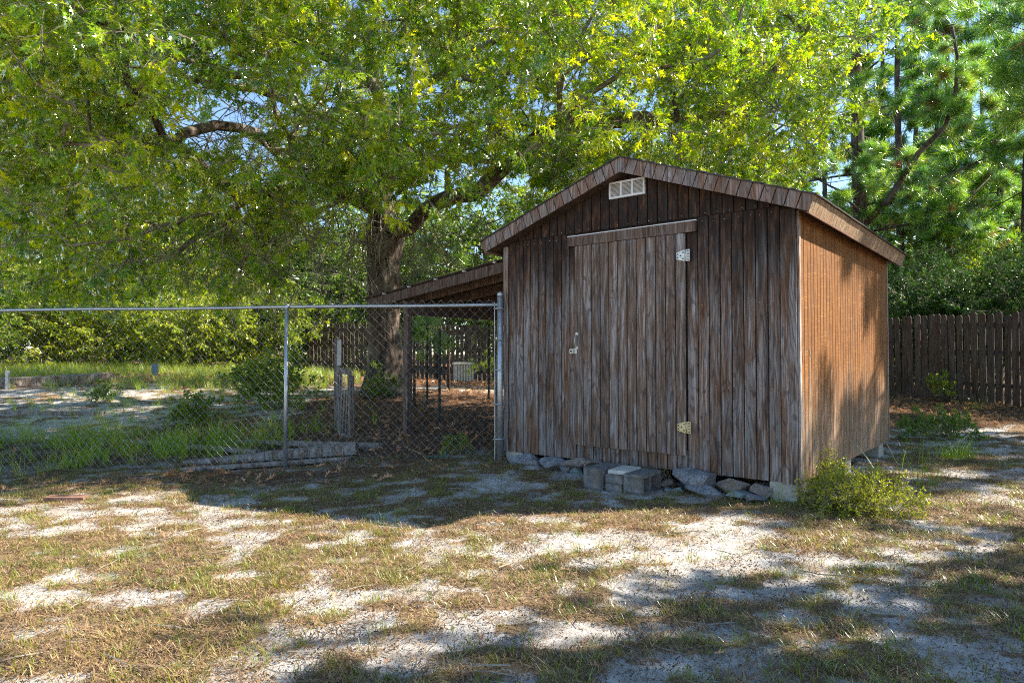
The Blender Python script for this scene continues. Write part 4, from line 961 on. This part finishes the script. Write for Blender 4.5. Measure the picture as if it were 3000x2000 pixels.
def pine(x, y, h, tr, label, srcs, nb_, blen, seed, group=None, z_lo=.3, tiers=None, top=1., limbs_=None, k_tuft=3, bare=.0, brown=0, sct=(.8, 1.2)):
    rr = np.random.default_rng(seed + 500); z0 = g1(x, y); B = Vector((x, y, z0)); root = empty('pine_tree', B, label=label, cat='pine tree', group=group)
    lx = rr.normal(0, .01 * h); hi = tr > .13
    tp = [Vector((0, 0, -.2)), Vector((lx * .3, 0, h * .3)), Vector((lx * .7, .02 * h * rr.normal(), h * .65)), Vector((lx, 0, h))]
    if hi: hi_trunk('trunk', tp, [tr * 1.15, tr, tr * .75, tr * .15], M['pinebark'], root, .08, 28, seed % 40)
    else: MB().tube(tp, [tr * 1.1, tr, tr * .75, tr * .15], 8).obj('trunk', M['pinebark'], root, smooth=True)
    mb = MB(); P = []; Dn = []
    def branch(p0, d0, L, r, sub=True):
        nonlocal P, Dn
        n = max(3, int(L / .35)); p = Vector(p0); d = Vector(d0); pts = [p.copy()]; rs = [r]
        for s in range(n):
            d = (d + Vector((rr.normal(0, .1), rr.normal(0, .1), .03 + rr.normal(0, .07)))).normalized(); p = p + d * L / n; pts.append(p.copy()); rs.append(max(r * (1 - .8 * (s + 1) / n), .004))
            if sub and s >= n * .25:
                for _ in range(1 + (rr.random() < .5)):
                    sd_ = (d * .6 + Vector((rr.normal(0, .7), rr.normal(0, .7), rr.normal(.15, .4)))).normalized(); branch(p, sd_, L * rr.uniform(.18, .35), r * .35, False)
            if not sub and s >= n - 2: P.append(p.copy()); Dn.append(d.copy())
        P.append(p); Dn.append(d); mb.tube(pts, rs, 5 if r > .02 else 3, False)
    for i in range(nb_):
        u = z_lo + (1 - z_lo) * ((i + rr.random()) / nb_) * top; zz = u * h; a = rr.uniform(0, 6.283); L = blen * (1 - ((u - z_lo) / (1.05 - z_lo)) ** 1.5) * rr.uniform(.6, 1.1) + .3
        q = tp[1].lerp(tp[3], max(0, (u - .3) / .7)) if u > .3 else tp[0].lerp(tp[1], u / .3)
        q = Vector((q.x, q.y, zz)); branch(q, Vector((math.cos(a), math.sin(a), rr.normal(.1, .25))), L, max(.012, tr * .28 * (1 - .6 * u)))
    if limbs_:
        for pl, r in limbs_:
            pl = [Vector(v) - B for v in pl]; MB().tube(pl, [r * (1 - .7 * k / (len(pl) - 1)) for k in range(len(pl))], 9).obj('branch', M['pinebark'], root, smooth=True)
            for k in range(1, len(pl)):
                for _ in range(3):
                    q = pl[k - 1].lerp(pl[k], rr.random()); dv = ((pl[k] - pl[k - 1]).normalized() * .5 + Vector(rr.normal(0, .7, 3))).normalized(); branch(q, dv, rr.uniform(.6, 1.5), .015)
    mb.obj('branches', M['pinetwig'], root, smooth=True, kind='stuff')
    PP = []; RR = []
    for p, d in zip(P, Dn):
        for _ in range(k_tuft): PP.append(p + Vector(rr.normal(0, .06, 3))); RR.append(lrot(d + Vector(rr.normal(0, .45, 3)), rr.uniform(0, 6)))
    n = len(PP); PP = np.array([tuple(v) for v in PP]); RR = np.array(RR); base = np.repeat(rr.random(n // k_tuft), k_tuft)
    bsel = rr.random(n) < brown
    scatter('needles', PP[~bsel], RR[~bsel], rr.uniform(*sct, (~bsel).sum()), base[~bsel], srcs, root)
    if bsel.sum() > 3: scatter('dead_needles', PP[bsel], RR[bsel], rr.uniform(*sct, bsel.sum()), base[bsel], PINB, root)
    return root
PY = 19.5
pine(atx(2530, PY), PY, 17, .19, 'tall pine with a thick straight trunk and forked low limb behind the shed roof', PIN, 20, 2.4, 1, None, .3, limbs_=[
    ([W(2530, 660, PY), W(2600, 590, PY - .5), W(2690, 450, PY - 1), W(2770, 370, PY - 1.5), W(2800, 280, PY - 1.8), W(2805, 170, PY - 2), W(2790, 80, PY - 2)], .1),
    ([W(2530, 640, PY), W(2500, 600, PY - .6), W(2470, 580, PY - 1)], .06),
    ([W(2540, 600, PY), W(2680, 560, PY + .5), W(2850, 480, PY + 1), W(2980, 420, PY + 1)], .045),
    ([W(2540, 680, PY), W(2700, 650, PY - .5), W(2830, 590, PY - 1), W(2900, 520, PY - 1)], .04)], k_tuft=2, brown=.05)
PL = ['thin pine just right of the big forked pine, close to its trunk', 'thin pine rising behind the middle of the right picket fence', 'thin pine behind the picket fence halfway to the right edge', 'slim distant pine between the forked pine and the fence middle',
 'thin pine at the right edge behind the last hollies', 'distant pine seen between the two pines near the right edge', 'slim pine left of the forked pine, above the shed roof eave', 'slim pine cut by the right edge of the picture', 'farthest pine trunk above the middle of the right fence',
 'distant pine behind the right slope of the shed roof', 'distant pine mostly hidden behind the oak crown right of the ridge', 'farthest pine directly behind the forked pine trunk', 'dense pine above the shed roof eave end', 'dense pine filling the view above the middle hollies', 'dense pine in the top right corner of the view', 'mid-distance pine behind the near tufts at the right edge']
gpn = 'thin pines in the woods on the right'
for i, (px, Y, h, r) in enumerate([(2588, 27, 15, .11), (2750, 26, 14, .1), (2842, 28, 15, .12), (2668, 33, 16, .13), (2990, 27, 14, .1), (2905, 34, 16, .12), (2430, 30, 13, .12), (3080, 30, 15, .13), (2790, 40, 16, .14), (2360, 38, 14, .14), (2200, 34, 13, .12), (2540, 42, 16, .15), (2640, 23, 13, .12), (2790, 24.5, 13.5, .12), (2920, 23, 13, .12), (3010, 21, 12.5, .1)]):
    pine(atx(px, Y), Y, h + 3, r, PL[i], PINF, 22 if i < 12 else 26, 2.5, 20 + i, gpn, .12 if i % 2 else .25, k_tuft=2, brown=.06, sct=(.9, 1.5))
pine(10.6, 9.75, 10.5, .16, 'nearer pine just outside the right edge with long needle tufts reaching in', PIN, 26, 3.7, 60, None, .3, k_tuft=2, brown=.02, sct=(.9, 1.3))
# pine saplings seen under and beside the lean-to
pine(atx(1215, 12.2), 12.2, 1.9, .025, 'small green pine sapling seen under the lean-to roof', PIN, 6, .45, 70, None, .4, k_tuft=1, sct=(.5, .8))
pine(atx(1315, 14.6), 14.6, 3.1, .03, 'slim pine sapling rising above the lean-to roof', PIN, 10, .5, 71, None, .45, k_tuft=1, sct=(.7, 1))
# trees to the right, out of the frame, whose shade dapples the yard
broadleaf('shade_tree', 12.0, 3.4, 8.6, 3.0, 'tall leafy tree to the right of the yard shading the foreground', 'tree', BG, 150, 6, None, .2, .42, 90, .5, sc=(1.1, 1.7), sp_=.4)
broadleaf('shade_tree', 9.0, 2.2, 8.8, 2.5, 'lower leafy tree to the right of the camera shading the near sand', 'tree', BG, 120, 6, None, .14, .4, 91, .5, sc=(1.1, 1.6), sp_=.35)
pine(15, 10.9, 13, .18, 'pine to the right beyond the yard shading the path', PINF, 30, 3.2, 92, None, .3, k_tuft=3, sct=(1, 1.5))
# far-off wood
rr = np.random.default_rng(99); n = 5200
ang = rr.uniform(-1.0, .85, n); dist = rr.uniform(42, 60, n); X = np.sin(ang) * dist; Y = np.cos(ang) * dist
hm = 8.2 + 3.0 * fbm(X, Y, 9, 5, 3) + np.where(X > 15, 1.0, 0) ; Zz = 1 + rr.random(n) * hm
scatter('distant_woods', np.stack([X, Y, Zz], -1), [lrot(rr.normal(0, 1, 3)) for _ in range(n)], rr.uniform(2.4, 4.2, n), rr.random(n) * .6, BG, None)

# ================================================================== yard objects
def ground_at(px, py): return G(px, py)
# landscape timbers
def timber(a, b, w, h, label, seed, lift=0, m='timber', taper=0.):
    rd = random.Random(seed); a = Vector(a); b = Vector(b); d = b - a; L = d.length; n = 26; V = []; Fc = []
    for i in range(n + 1):
        u = i / n; prof = []
        for k in range(12):
            t_ = 2 * math.pi * k / 12; cx = math.cos(t_); cz = math.sin(t_); e = .55
            x = math.copysign(abs(cx) ** e, cx) * w / 2; z = math.copysign(abs(cz) ** e, cz) * h / 2
            f_ = 1 + (.1 * math.sin(k * 2.3 + seed) + rd.gauss(0, .035)); prof.append((x * f_, z * f_))
        bend = .03 * math.sin(u * 3 + seed)
        for (x, z) in prof: V.append((u * L, x * (1 - taper * u * .5) + bend, (z + h / 2) * (1 - taper * u)))
    for i in range(n):
        for k in range(12): Fc.append((i * 12 + k, i * 12 + (k + 1) % 12, (i + 1) * 12 + (k + 1) % 12, (i + 1) * 12 + k))
    Fc += [tuple(range(11, -1, -1)), tuple(n * 12 + k for k in range(12))]
    o = link('timber', mesh('timber', V, Fc, M[m]), None, (a.x, a.y, a.z + lift)); o.rotation_euler = (rd.uniform(-.1, .1), -math.asin(d.z / L), math.atan2(d.y, d.x)); return props(o, label=label, cat='timber')
t1a, t1b = G(1050, 1330), G(540, 1362)
timber(t1a, t1b, .17, .17, 'thick cracked grey timber lying in front of the pile behind the line post', 1, -.01, taper=.6)
timber(G(1118, 1316), G(660, 1296), .15, .1, 'grey timber lying behind the thick cracked one with its dark end showing', 2, -.01, taper=.4)
timber(G(760, 1338), G(372, 1306), .16, .07, 'long low grey timber half hidden in grass at the left of the pile', 3, .03)
timber(G(1030, 1352), G(540, 1385), .13, .05, 'thin split board at the front of the timber pile', 4, .015)
timber(G(330, 1118), G(-40, 1140), .3, .26, 'long pale log lying across the sand at the far left', 5, -.03)
timber(G(300, 1215), G(0, 1212), .16, .09, 'low grey board lying in grass near the left edge', 6, -.03)
p = G(195, 1470); MB().box(-.17, .17, -.07, .07, -.01, .055).obj('wood_block', M['redbrown'], None, tuple(p), (0, .03, .15), label='short red-brown wood block lying on the sand in front of the fence', cat='wood block')
p = G(235, 1452 + 12); 
# old wooden posts and wire panel
def post(px, py, top, w, label, m='timber', Yd=None):
    p = G(px, py); h = CAMZ + (1045 - top) / F * p.y - p.z
    o = link('wooden_post', rough_block(w, w, h + .1, M[m], False, int(px)), None, (p.x, p.y, p.z - .1), (0, R(random.uniform(-1, 1)), R(random.uniform(-15, 25))), label=label, cat='post'); return p, h
pA, hA = post(992, 1262, 990, .095, 'tall grey wooden post with lighter scar behind the wire fence')
MB().box(-.02, .04, -.012, .0, hA - .42, hA - .03).obj('old_board', M['cream'], None, (pA.x + .01, pA.y - .055, pA.z), label='pale board scrap nailed to the top of the tall grey post', cat='board')
pB, hB = post(1030, 1280, 1100, .07, 'short grey post holding the right side of the wire panel')
panel = empty('wire_panel', G(1013, 1286), R(-62), label='small leaning wooden frame strung with wires between two posts', cat='wire panel')
panel.rotation_euler = (R(4), R(4), R(-50))
MB().box(-.2, -.15, -.02, .02, 0, .95).obj('frame_side', M['timber'], panel); MB().box(.15, .2, -.02, .02, 0, .95).obj('frame_side', M['timber'], panel)
MB().box(-.2, .2, -.022, .022, .951, 1.03).obj('frame_top', M['timber'], panel); MB().box(-.149, .149, -.018, .018, 0, .07).obj('frame_bottom', M['timber'], panel)
for k in range(6):
    x = -.125 + k * .05; MB().tube([(x, -.01, .05), (x + .005, -.012, .5), (x, -.01, .96)], .003, 4).obj('wire', M['galv'], panel)
for k in range(7):
    z = .15 + k * .12; MB().tube([(-.16, -.012, z), (.16, -.012, z)], .002, 4).obj('wire', M['galv'], panel)
# thin steel posts with wire behind the lean-to
for px, Y, lab in [(1252, 12.5, 'thin dark steel post left of the others under the lean-to'), (1288, 10.6, 'thin dark steel post nearest the fence under the lean-to'), (1432, 12.8, 'thin dark steel post beside the shed wall under the lean-to')]:
    x = atx(px, Y); z = g1(x, Y); MB().box(-.02, .02, -.004, .004, -.1, 1.5).box(-.003, .003, -.02, 0, -.1, 1.5).obj('steel_post', M['darkmetal'], None, (x, Y, z), label=lab, cat='steel post')
# white slatted box far behind
p = Vector((atx(1357, 19.5), 19.5, 0)); p.z = g1(p.x, p.y); bx_ = empty('white_crate', p, .2, label='white slatted crate standing before the back picket fence', cat='crate')
MB().box(-.26, .26, -.2, .2, 0, .5).obj('crate_body', M['concrete_light'], bx_)
MB().box(-.29, .29, -.24, .24, .505, .56).obj('crate_lid', M['white'], bx_)
for k in range(7): MB().box(-.25 + k * .08, -.21 + k * .08, -.222, -.202, .02, .49).obj('slat', M['white'], bx_)
# stick against the corner
a = S(-.045, -.07); MB().tube([(0, 0, 0), (.012, 0, .4), (-.006, .01, .8), (.01, .02, 1.25)], [.024, .022, .02, .012], 8).obj('stick', M['twig'], None, (a.x - .02, a.y, g1(a.x, a.y) - .02), smooth=True, label='crooked brown stick leaning at the front left corner of the shed', cat='stick')
# stakes far left
for px, py, top, m, lab in [(455, 1105, 1066, 'bluewood', 'short dark stake with blue side standing on the mound'), (22, 1140, 1085, 'galv', 'thin grey stake near the pale log at the left edge')]:
    p = G(px, py); h = (py - top) / F * p.y; MB().box(-.08 if m == 'bluewood' else -.03, .06 if m == 'bluewood' else .03, -.04, .04, -.1, h).obj('stake', M[m], None, tuple(p), label=lab, cat='stake')
# brown grass clump on the mound + hose
p0 = G(1135, 1372); p1 = G(1240, 1345); MB().tube([(0, 0, .012), ((p1.x - p0.x) * .3, (p1.y - p0.y) * .6, .02), (p1.x - p0.x, p1.y - p0.y, .015 + p1.z - p0.z)], .011, 8).obj('garden_hose', M['hose'], None, tuple(p0), smooth=True, label='short piece of green hose poking out of the leaves by the wire fence', cat='hose')
p0 = G(1238, 1342); p1 = G(1305, 1342); MB().tube([(0, 0, .02), (p1.x - p0.x, p1.y - p0.y, .02 + p1.z - p0.z)], .008, 6).tube([(p1.x - p0.x, p1.y - p0.y, 0), (p1.x - p0.x, p1.y - p0.y, .1)], .012, 6).obj('sprinkler_pipe', M['hose'], None, tuple(p0), smooth=True, label='thin green pipe with upright end lying before the lean-to', cat='pipe')
# sticks on ground
for i, (xa, ya, xb, yb2, lab) in enumerate([(1180, 1310, 1290, 1385, 'long dry stem bent over the leaves before the fence'), (2640, 1228, 2790, 1240, 'pale twig on the leaf litter right of the shed'), (960, 1110, 1010, 1150, 'bare branch lying on the leaves left of the oak')]):
    a, b = G(xa, ya), G(xb, yb2); MB().tube([(0, 0, .02), tuple((b - a) * .5 + Vector((0, 0, .07))), tuple(b - a + Vector((0, 0, .01)))], [.008, .006, .003], 5).obj('fallen_twig', M['straw'], None, tuple(a), smooth=True, label=lab, cat='twig')

# ================================================================== small plants
def bushlet(name, px, py, w, h, n, label, cat, srcs, seed, sc=(.8, 1.3), tint=.6, per=4, p=None):
    rr = np.random.default_rng(seed); p = p or G(px, py); root = empty(name, p, label=label, cat=cat); tg_ = []
    for _ in range(n):
        u = rr.normal(0, 1, 3); u /= np.linalg.norm(u); u *= rr.random() ** .4; tg_.append(np.array([u[0] * w / 2, u[1] * w / 2 * .8, h * .5 + u[2] * h * .48]))
    A_, PR_, rad_, tp_, di_ = grow([[(0, 0, -.02), (0, 0, h * .2)]], tg_, seed=seed, r0=.0012, ex_=.5, seg=.08, wig=.1)
    MBt = MB()
    for pts, rs in tubes_from(A_, list(PR_), rad_, 1): MBt.tube(pts, [max(r, .0012) for r in rs], 3, False)
    MBt.obj('stem', M['twig'], root)
    P2, R2, S2, T2 = fluff(A_[tp_], di_, per, .02 * max(1, w * 1.2), rr, sc, .25)
    scatter('leaves', P2, R2, S2, np.clip(np.array(T2) * .6 + tint - .3, 0, 1), srcs, root); return root
bushlet('low_shrub', 2510, 1500, .85, .26, 110, 'rounded low yellow-green shrub at the front right corner of the shed', 'shrub', SHR, 5, tint=.85, per=4)
bushlet('low_shrub', 2400, 1450, .5, .3, 45, 'smaller leafy part of growth touching the shed wall beside the corner pier', 'shrub', SHR, 6, tint=.85)
WEED = [spray('weed_spray', simple_leaf, 16, .22, .07, M['leafbg'], 120 + s, .6, .002, -.1) for s in range(3)]
bushlet('leafy_weed', 790, 1195, 1.5, 1.0, 60, 'bright green leafy bush growing behind the line post of the wire fence', 'bush', WEED, 7, (1, 1.5), .6)
bushlet('leafy_weed', 560, 1250, .8, .5, 30, 'leafy green weeds in the litter left of the line post', 'weed', WEED, 8, (.7, 1.1), .6)
bushlet('leafy_weed', 300, 1180, .6, .35, 18, 'small dark green weed near the end of the pale log', 'weed', WEED, 9, (.7, 1), .4)
bushlet('leafy_weed', 1120, 1165, .8, .6, 22, 'young leafy shoots at the foot of the oak trunk', 'weed', WEED, 10, (.6, .9), .5)
bushlet('leafy_weed', 1335, 1335, .3, .25, 10, 'small green weed beside the fence corner post', 'weed', WEED, 11, (.4, .6), .6)
bushlet('leafy_weed', 2740, 1290, 1.3, .35, 40, 'dark leafy weeds on the sand behind the shrub right of the shed', 'weed', WEED, 12, (.6, .9), .3)
bushlet('leafy_weed', 2760, 1180, .5, .6, 14, 'light green seedling in front of the right picket fence', 'weed', WEED, 13, (.6, .9), .8)
bushlet('leafy_weed', 2140, 1472, .04, .17, 5, 'single thin upright weed in front of the stones', 'weed', SHR, 14, (.3, .5), .8, per=2)
bushlet('leafy_weed', 1560, 1125, .8, .8, 16, 'light green shoots near the steel post behind the lean-to', 'weed', WEED, 15, (.6, .9), .8, p=Vector((atx(1420, 16), 16, g1(atx(1420, 16), 16))))
def clump(px, py, n, L, label, seed, m='tallgrass', lean=.6, rad_=.08, cat='grass clump', w=.006):
    s = grass('grass_clump', n, L, w, M[m], seed, lean, rad_); me = s.data; p = G(px, py); link('grass_clump', me, None, tuple(p), label=label, cat=cat)
clump(2690, 1430, 14, .75, 'tall thin green and straw grass stalks right of the low shrub', 1, lean=.45, rad_=.2)
clump(2620, 1440, 12, .6, 'thin arching grass stalks behind the low shrub', 2, lean=.6, rad_=.2)
clump(2800, 1345, 160, .35, 'dense drooping dark green grass clump on the sand right of the shed', 3, lean=1.0, rad_=.22)
clump(2390, 1465, 26, .3, 'arching bright grass at the corner pier of the shed', 4, lean=1.0, rad_=.18)
clump(2280, 1480, 14, .3, 'grass blades in front of the front right pier', 5, lean=.7, rad_=.06)
clump(535, 1125, 90, .2, 'brown dry grass clump on top of the sand mound', 6, 'dry', .9, .3)
clump(2860, 1205, 30, .4, 'straw coloured grass tuft before the right picket fence', 7, lean=.5, rad_=.12)
clump(1090, 1520, 40, .14, 'reddish green grass clump on the shadow edge', 8, 'blade', .7, .1, w=.004)
clump(1140, 1540, 30, .12, 'grass clump at the tip of the shed shadow', 9, 'blade', .7, .1, w=.004)
clump(690, 1460, 30, .13, 'upright grass tuft on the shadow edge at left', 10, 'blade', .5, .07, w=.004)
clump(1930, 1470, 14, .13, 'small bright grass tuft below the stones', 11, 'blade', .6, .04, w=.004)
clump(960, 1395 + 20, 30, .09, 'dry tan grass tuft left of the line post foot', 12, 'dry', .5, .05, w=.003)
clump(850, 1850, 120, .07, 'matted mound of dry brown grass in the foreground sand', 13, 'dry', 1.2, .12, w=.003)

# ================================================================== ground cover nobody could count
rr = np.random.default_rng(5)
def field(n, x0, x1, y0, y1, dens, yp=1.0):
    """random points, more of them close to the camera's end of the strip"""
    u = rr.random(n * 4); Y = y0 + (y1 - y0) * u ** yp; X = rr.uniform(x0, x1, n * 4); inb = np.abs(X) < Y * .9 + .8
    X, Y = X[inb], Y[inb]; k = rr.random(len(X)) < dens(X, Y); X, Y = X[k][:n], Y[k][:n]
    return np.stack([X, Y, gz(X, Y)], -1)
def shed_free(x, y):
    lx_ = (x - LX) * ex.x + (y - LY) * ex.y; ly_ = (x - LX) * ey.x + (y - LY) * ey.y
    return ~((lx_ > -.05) & (lx_ < WD + .03) & (ly_ > -.08) & (ly_ < DP))
def rr_flat(n): return np.stack([rr.normal(0, .12, n), rr.normal(0, .12, n), rr.uniform(0, 6.283, n)], -1)
P = field(13000, -6, 8, 2.2, 9.5, lambda x, y: (.07 + .9 * thatch_mask(x, y)) * (.35 + .65 * sstep(.42, .58, fbm(x, y, .5, 41, 3))) * shed_free(x, y) * (1 - .7 * leaf_mask(x, y)), 1.5)
n = len(P); P[:, 2] += .01; print('grass', n); tint = np.clip(.1 + .75 * fbm(P[:, 0], P[:, 1], .5, 44, 3) + rr.normal(0, .2, n) - .12 * sstep(0, 3, P[:, 0]), 0, 1)
scatter('grass', P, rr_flat(n), rr.uniform(.35, 1.1, n), tint, GR)
P = field(14000, -7, 8, 2.2, 10, lambda x, y: (.1 + .7 * thatch_mask(x, y)) * shed_free(x, y), 1.4); n = len(P)
P[:, 2] += .004
scatter('dry_grass', P, rr_flat(n), rr.uniform(.6, 1.4, n), rr.random(n), DRY)
P = field(9000, -7, 8, 2.2, 11, lambda x, y: .9 * shed_free(x, y), 1.5); n = len(P); scatter('plant_debris', P, rr_flat(n), rr.uniform(.6, 1.3, n), rr.random(n) * .5, SPK)
P = field(9500, -10, 12, 5, 20, lambda x, y: (leaf_mask(x, y) + .006) * shed_free(x, y), .9); n = len(P); P[:, 2] += rr.uniform(.01, .05, n)
scatter('fallen_leaves', P, np.stack([rr.normal(0, .5, n), rr.normal(0, .5, n), rr.uniform(0, 6.283, n)], -1), rr.uniform(.6, 1.2, n), rr.random(n), DEAD)
def stick(seed):
    rd = random.Random(seed); a = rd.uniform(.05, .16); mb = MB().tube([(0, -a, .004), (rd.gauss(0, .01), -a * .3, .01), (rd.gauss(0, .015), a * .4, .008), (rd.gauss(0, .02), a, .012)], [.0022, .003, .0026, .0015], 4)
    return source('yard_twig', mb.V, mb.F, [M['twig']], [.5] * len(mb.F))
STK = [stick(s_) for s_ in range(5)]
P = field(420, -6, 7, 2.3, 9, lambda x, y: .6 * shed_free(x, y), 1.3); n = len(P); P[:, 2] += .012; scatter('yard_twigs', P, rr_flat(n), rr.uniform(.5, 1.4, n), rr.random(n), STK)
P = field(110, -5, 5, 2.3, 6.5, lambda x, y: .5 + 0 * x, 1.3); n = len(P); P[:, 2] += .02
scatter('scattered_dead_leaves', P, rr_flat(n), rr.uniform(.3, .6, n), rr.random(n), DEAD)
P = field(3500, 3, 13, 8, 19, lambda x, y: (leaf_mask(x, y)) * shed_free(x, y), 1); n = len(P); P[:, 2] += .01; scatter('pine_straw', P, rr_flat(n), rr.uniform(.8, 1.3, n), rr.random(n) * .8, STRAW)
P = field(2000, -12, 2, 8.3, 13, lambda x, y: grass_mask(x, y) ** 1.5 * sstep(.36, .5, fbm(x, y, .8, 71, 3)), .8); n = len(P)
scatter('tall_grass', P, rr_flat(n), rr.uniform(.3, 1.05, n) , np.clip(rr.normal(.5, .25, n), 0, 1), GT)
P = field(2600, -22, 3, 15, 24, lambda x, y: (x < -.25 * y + rr.normal(0, .5, len(x))) * (.35 + .65 * sstep(.45, .6, fbm(x, y, 2, 61, 3))), 1); n = len(P)
scatter('meadow_grass', P, rr_flat(n), rr.uniform(.4, .9, n), np.clip(rr.normal(.55, .2, n), 0, 1), GT)
P = field(300, -10, -3.2, 9, 15, lambda x, y: .5 + 0 * x, 1); n = len(P)
scatter('sparse_grass', P, rr_flat(n), rr.uniform(.3, .7, n), np.clip(rr.normal(.5, .25, n), 0, 1), GT)
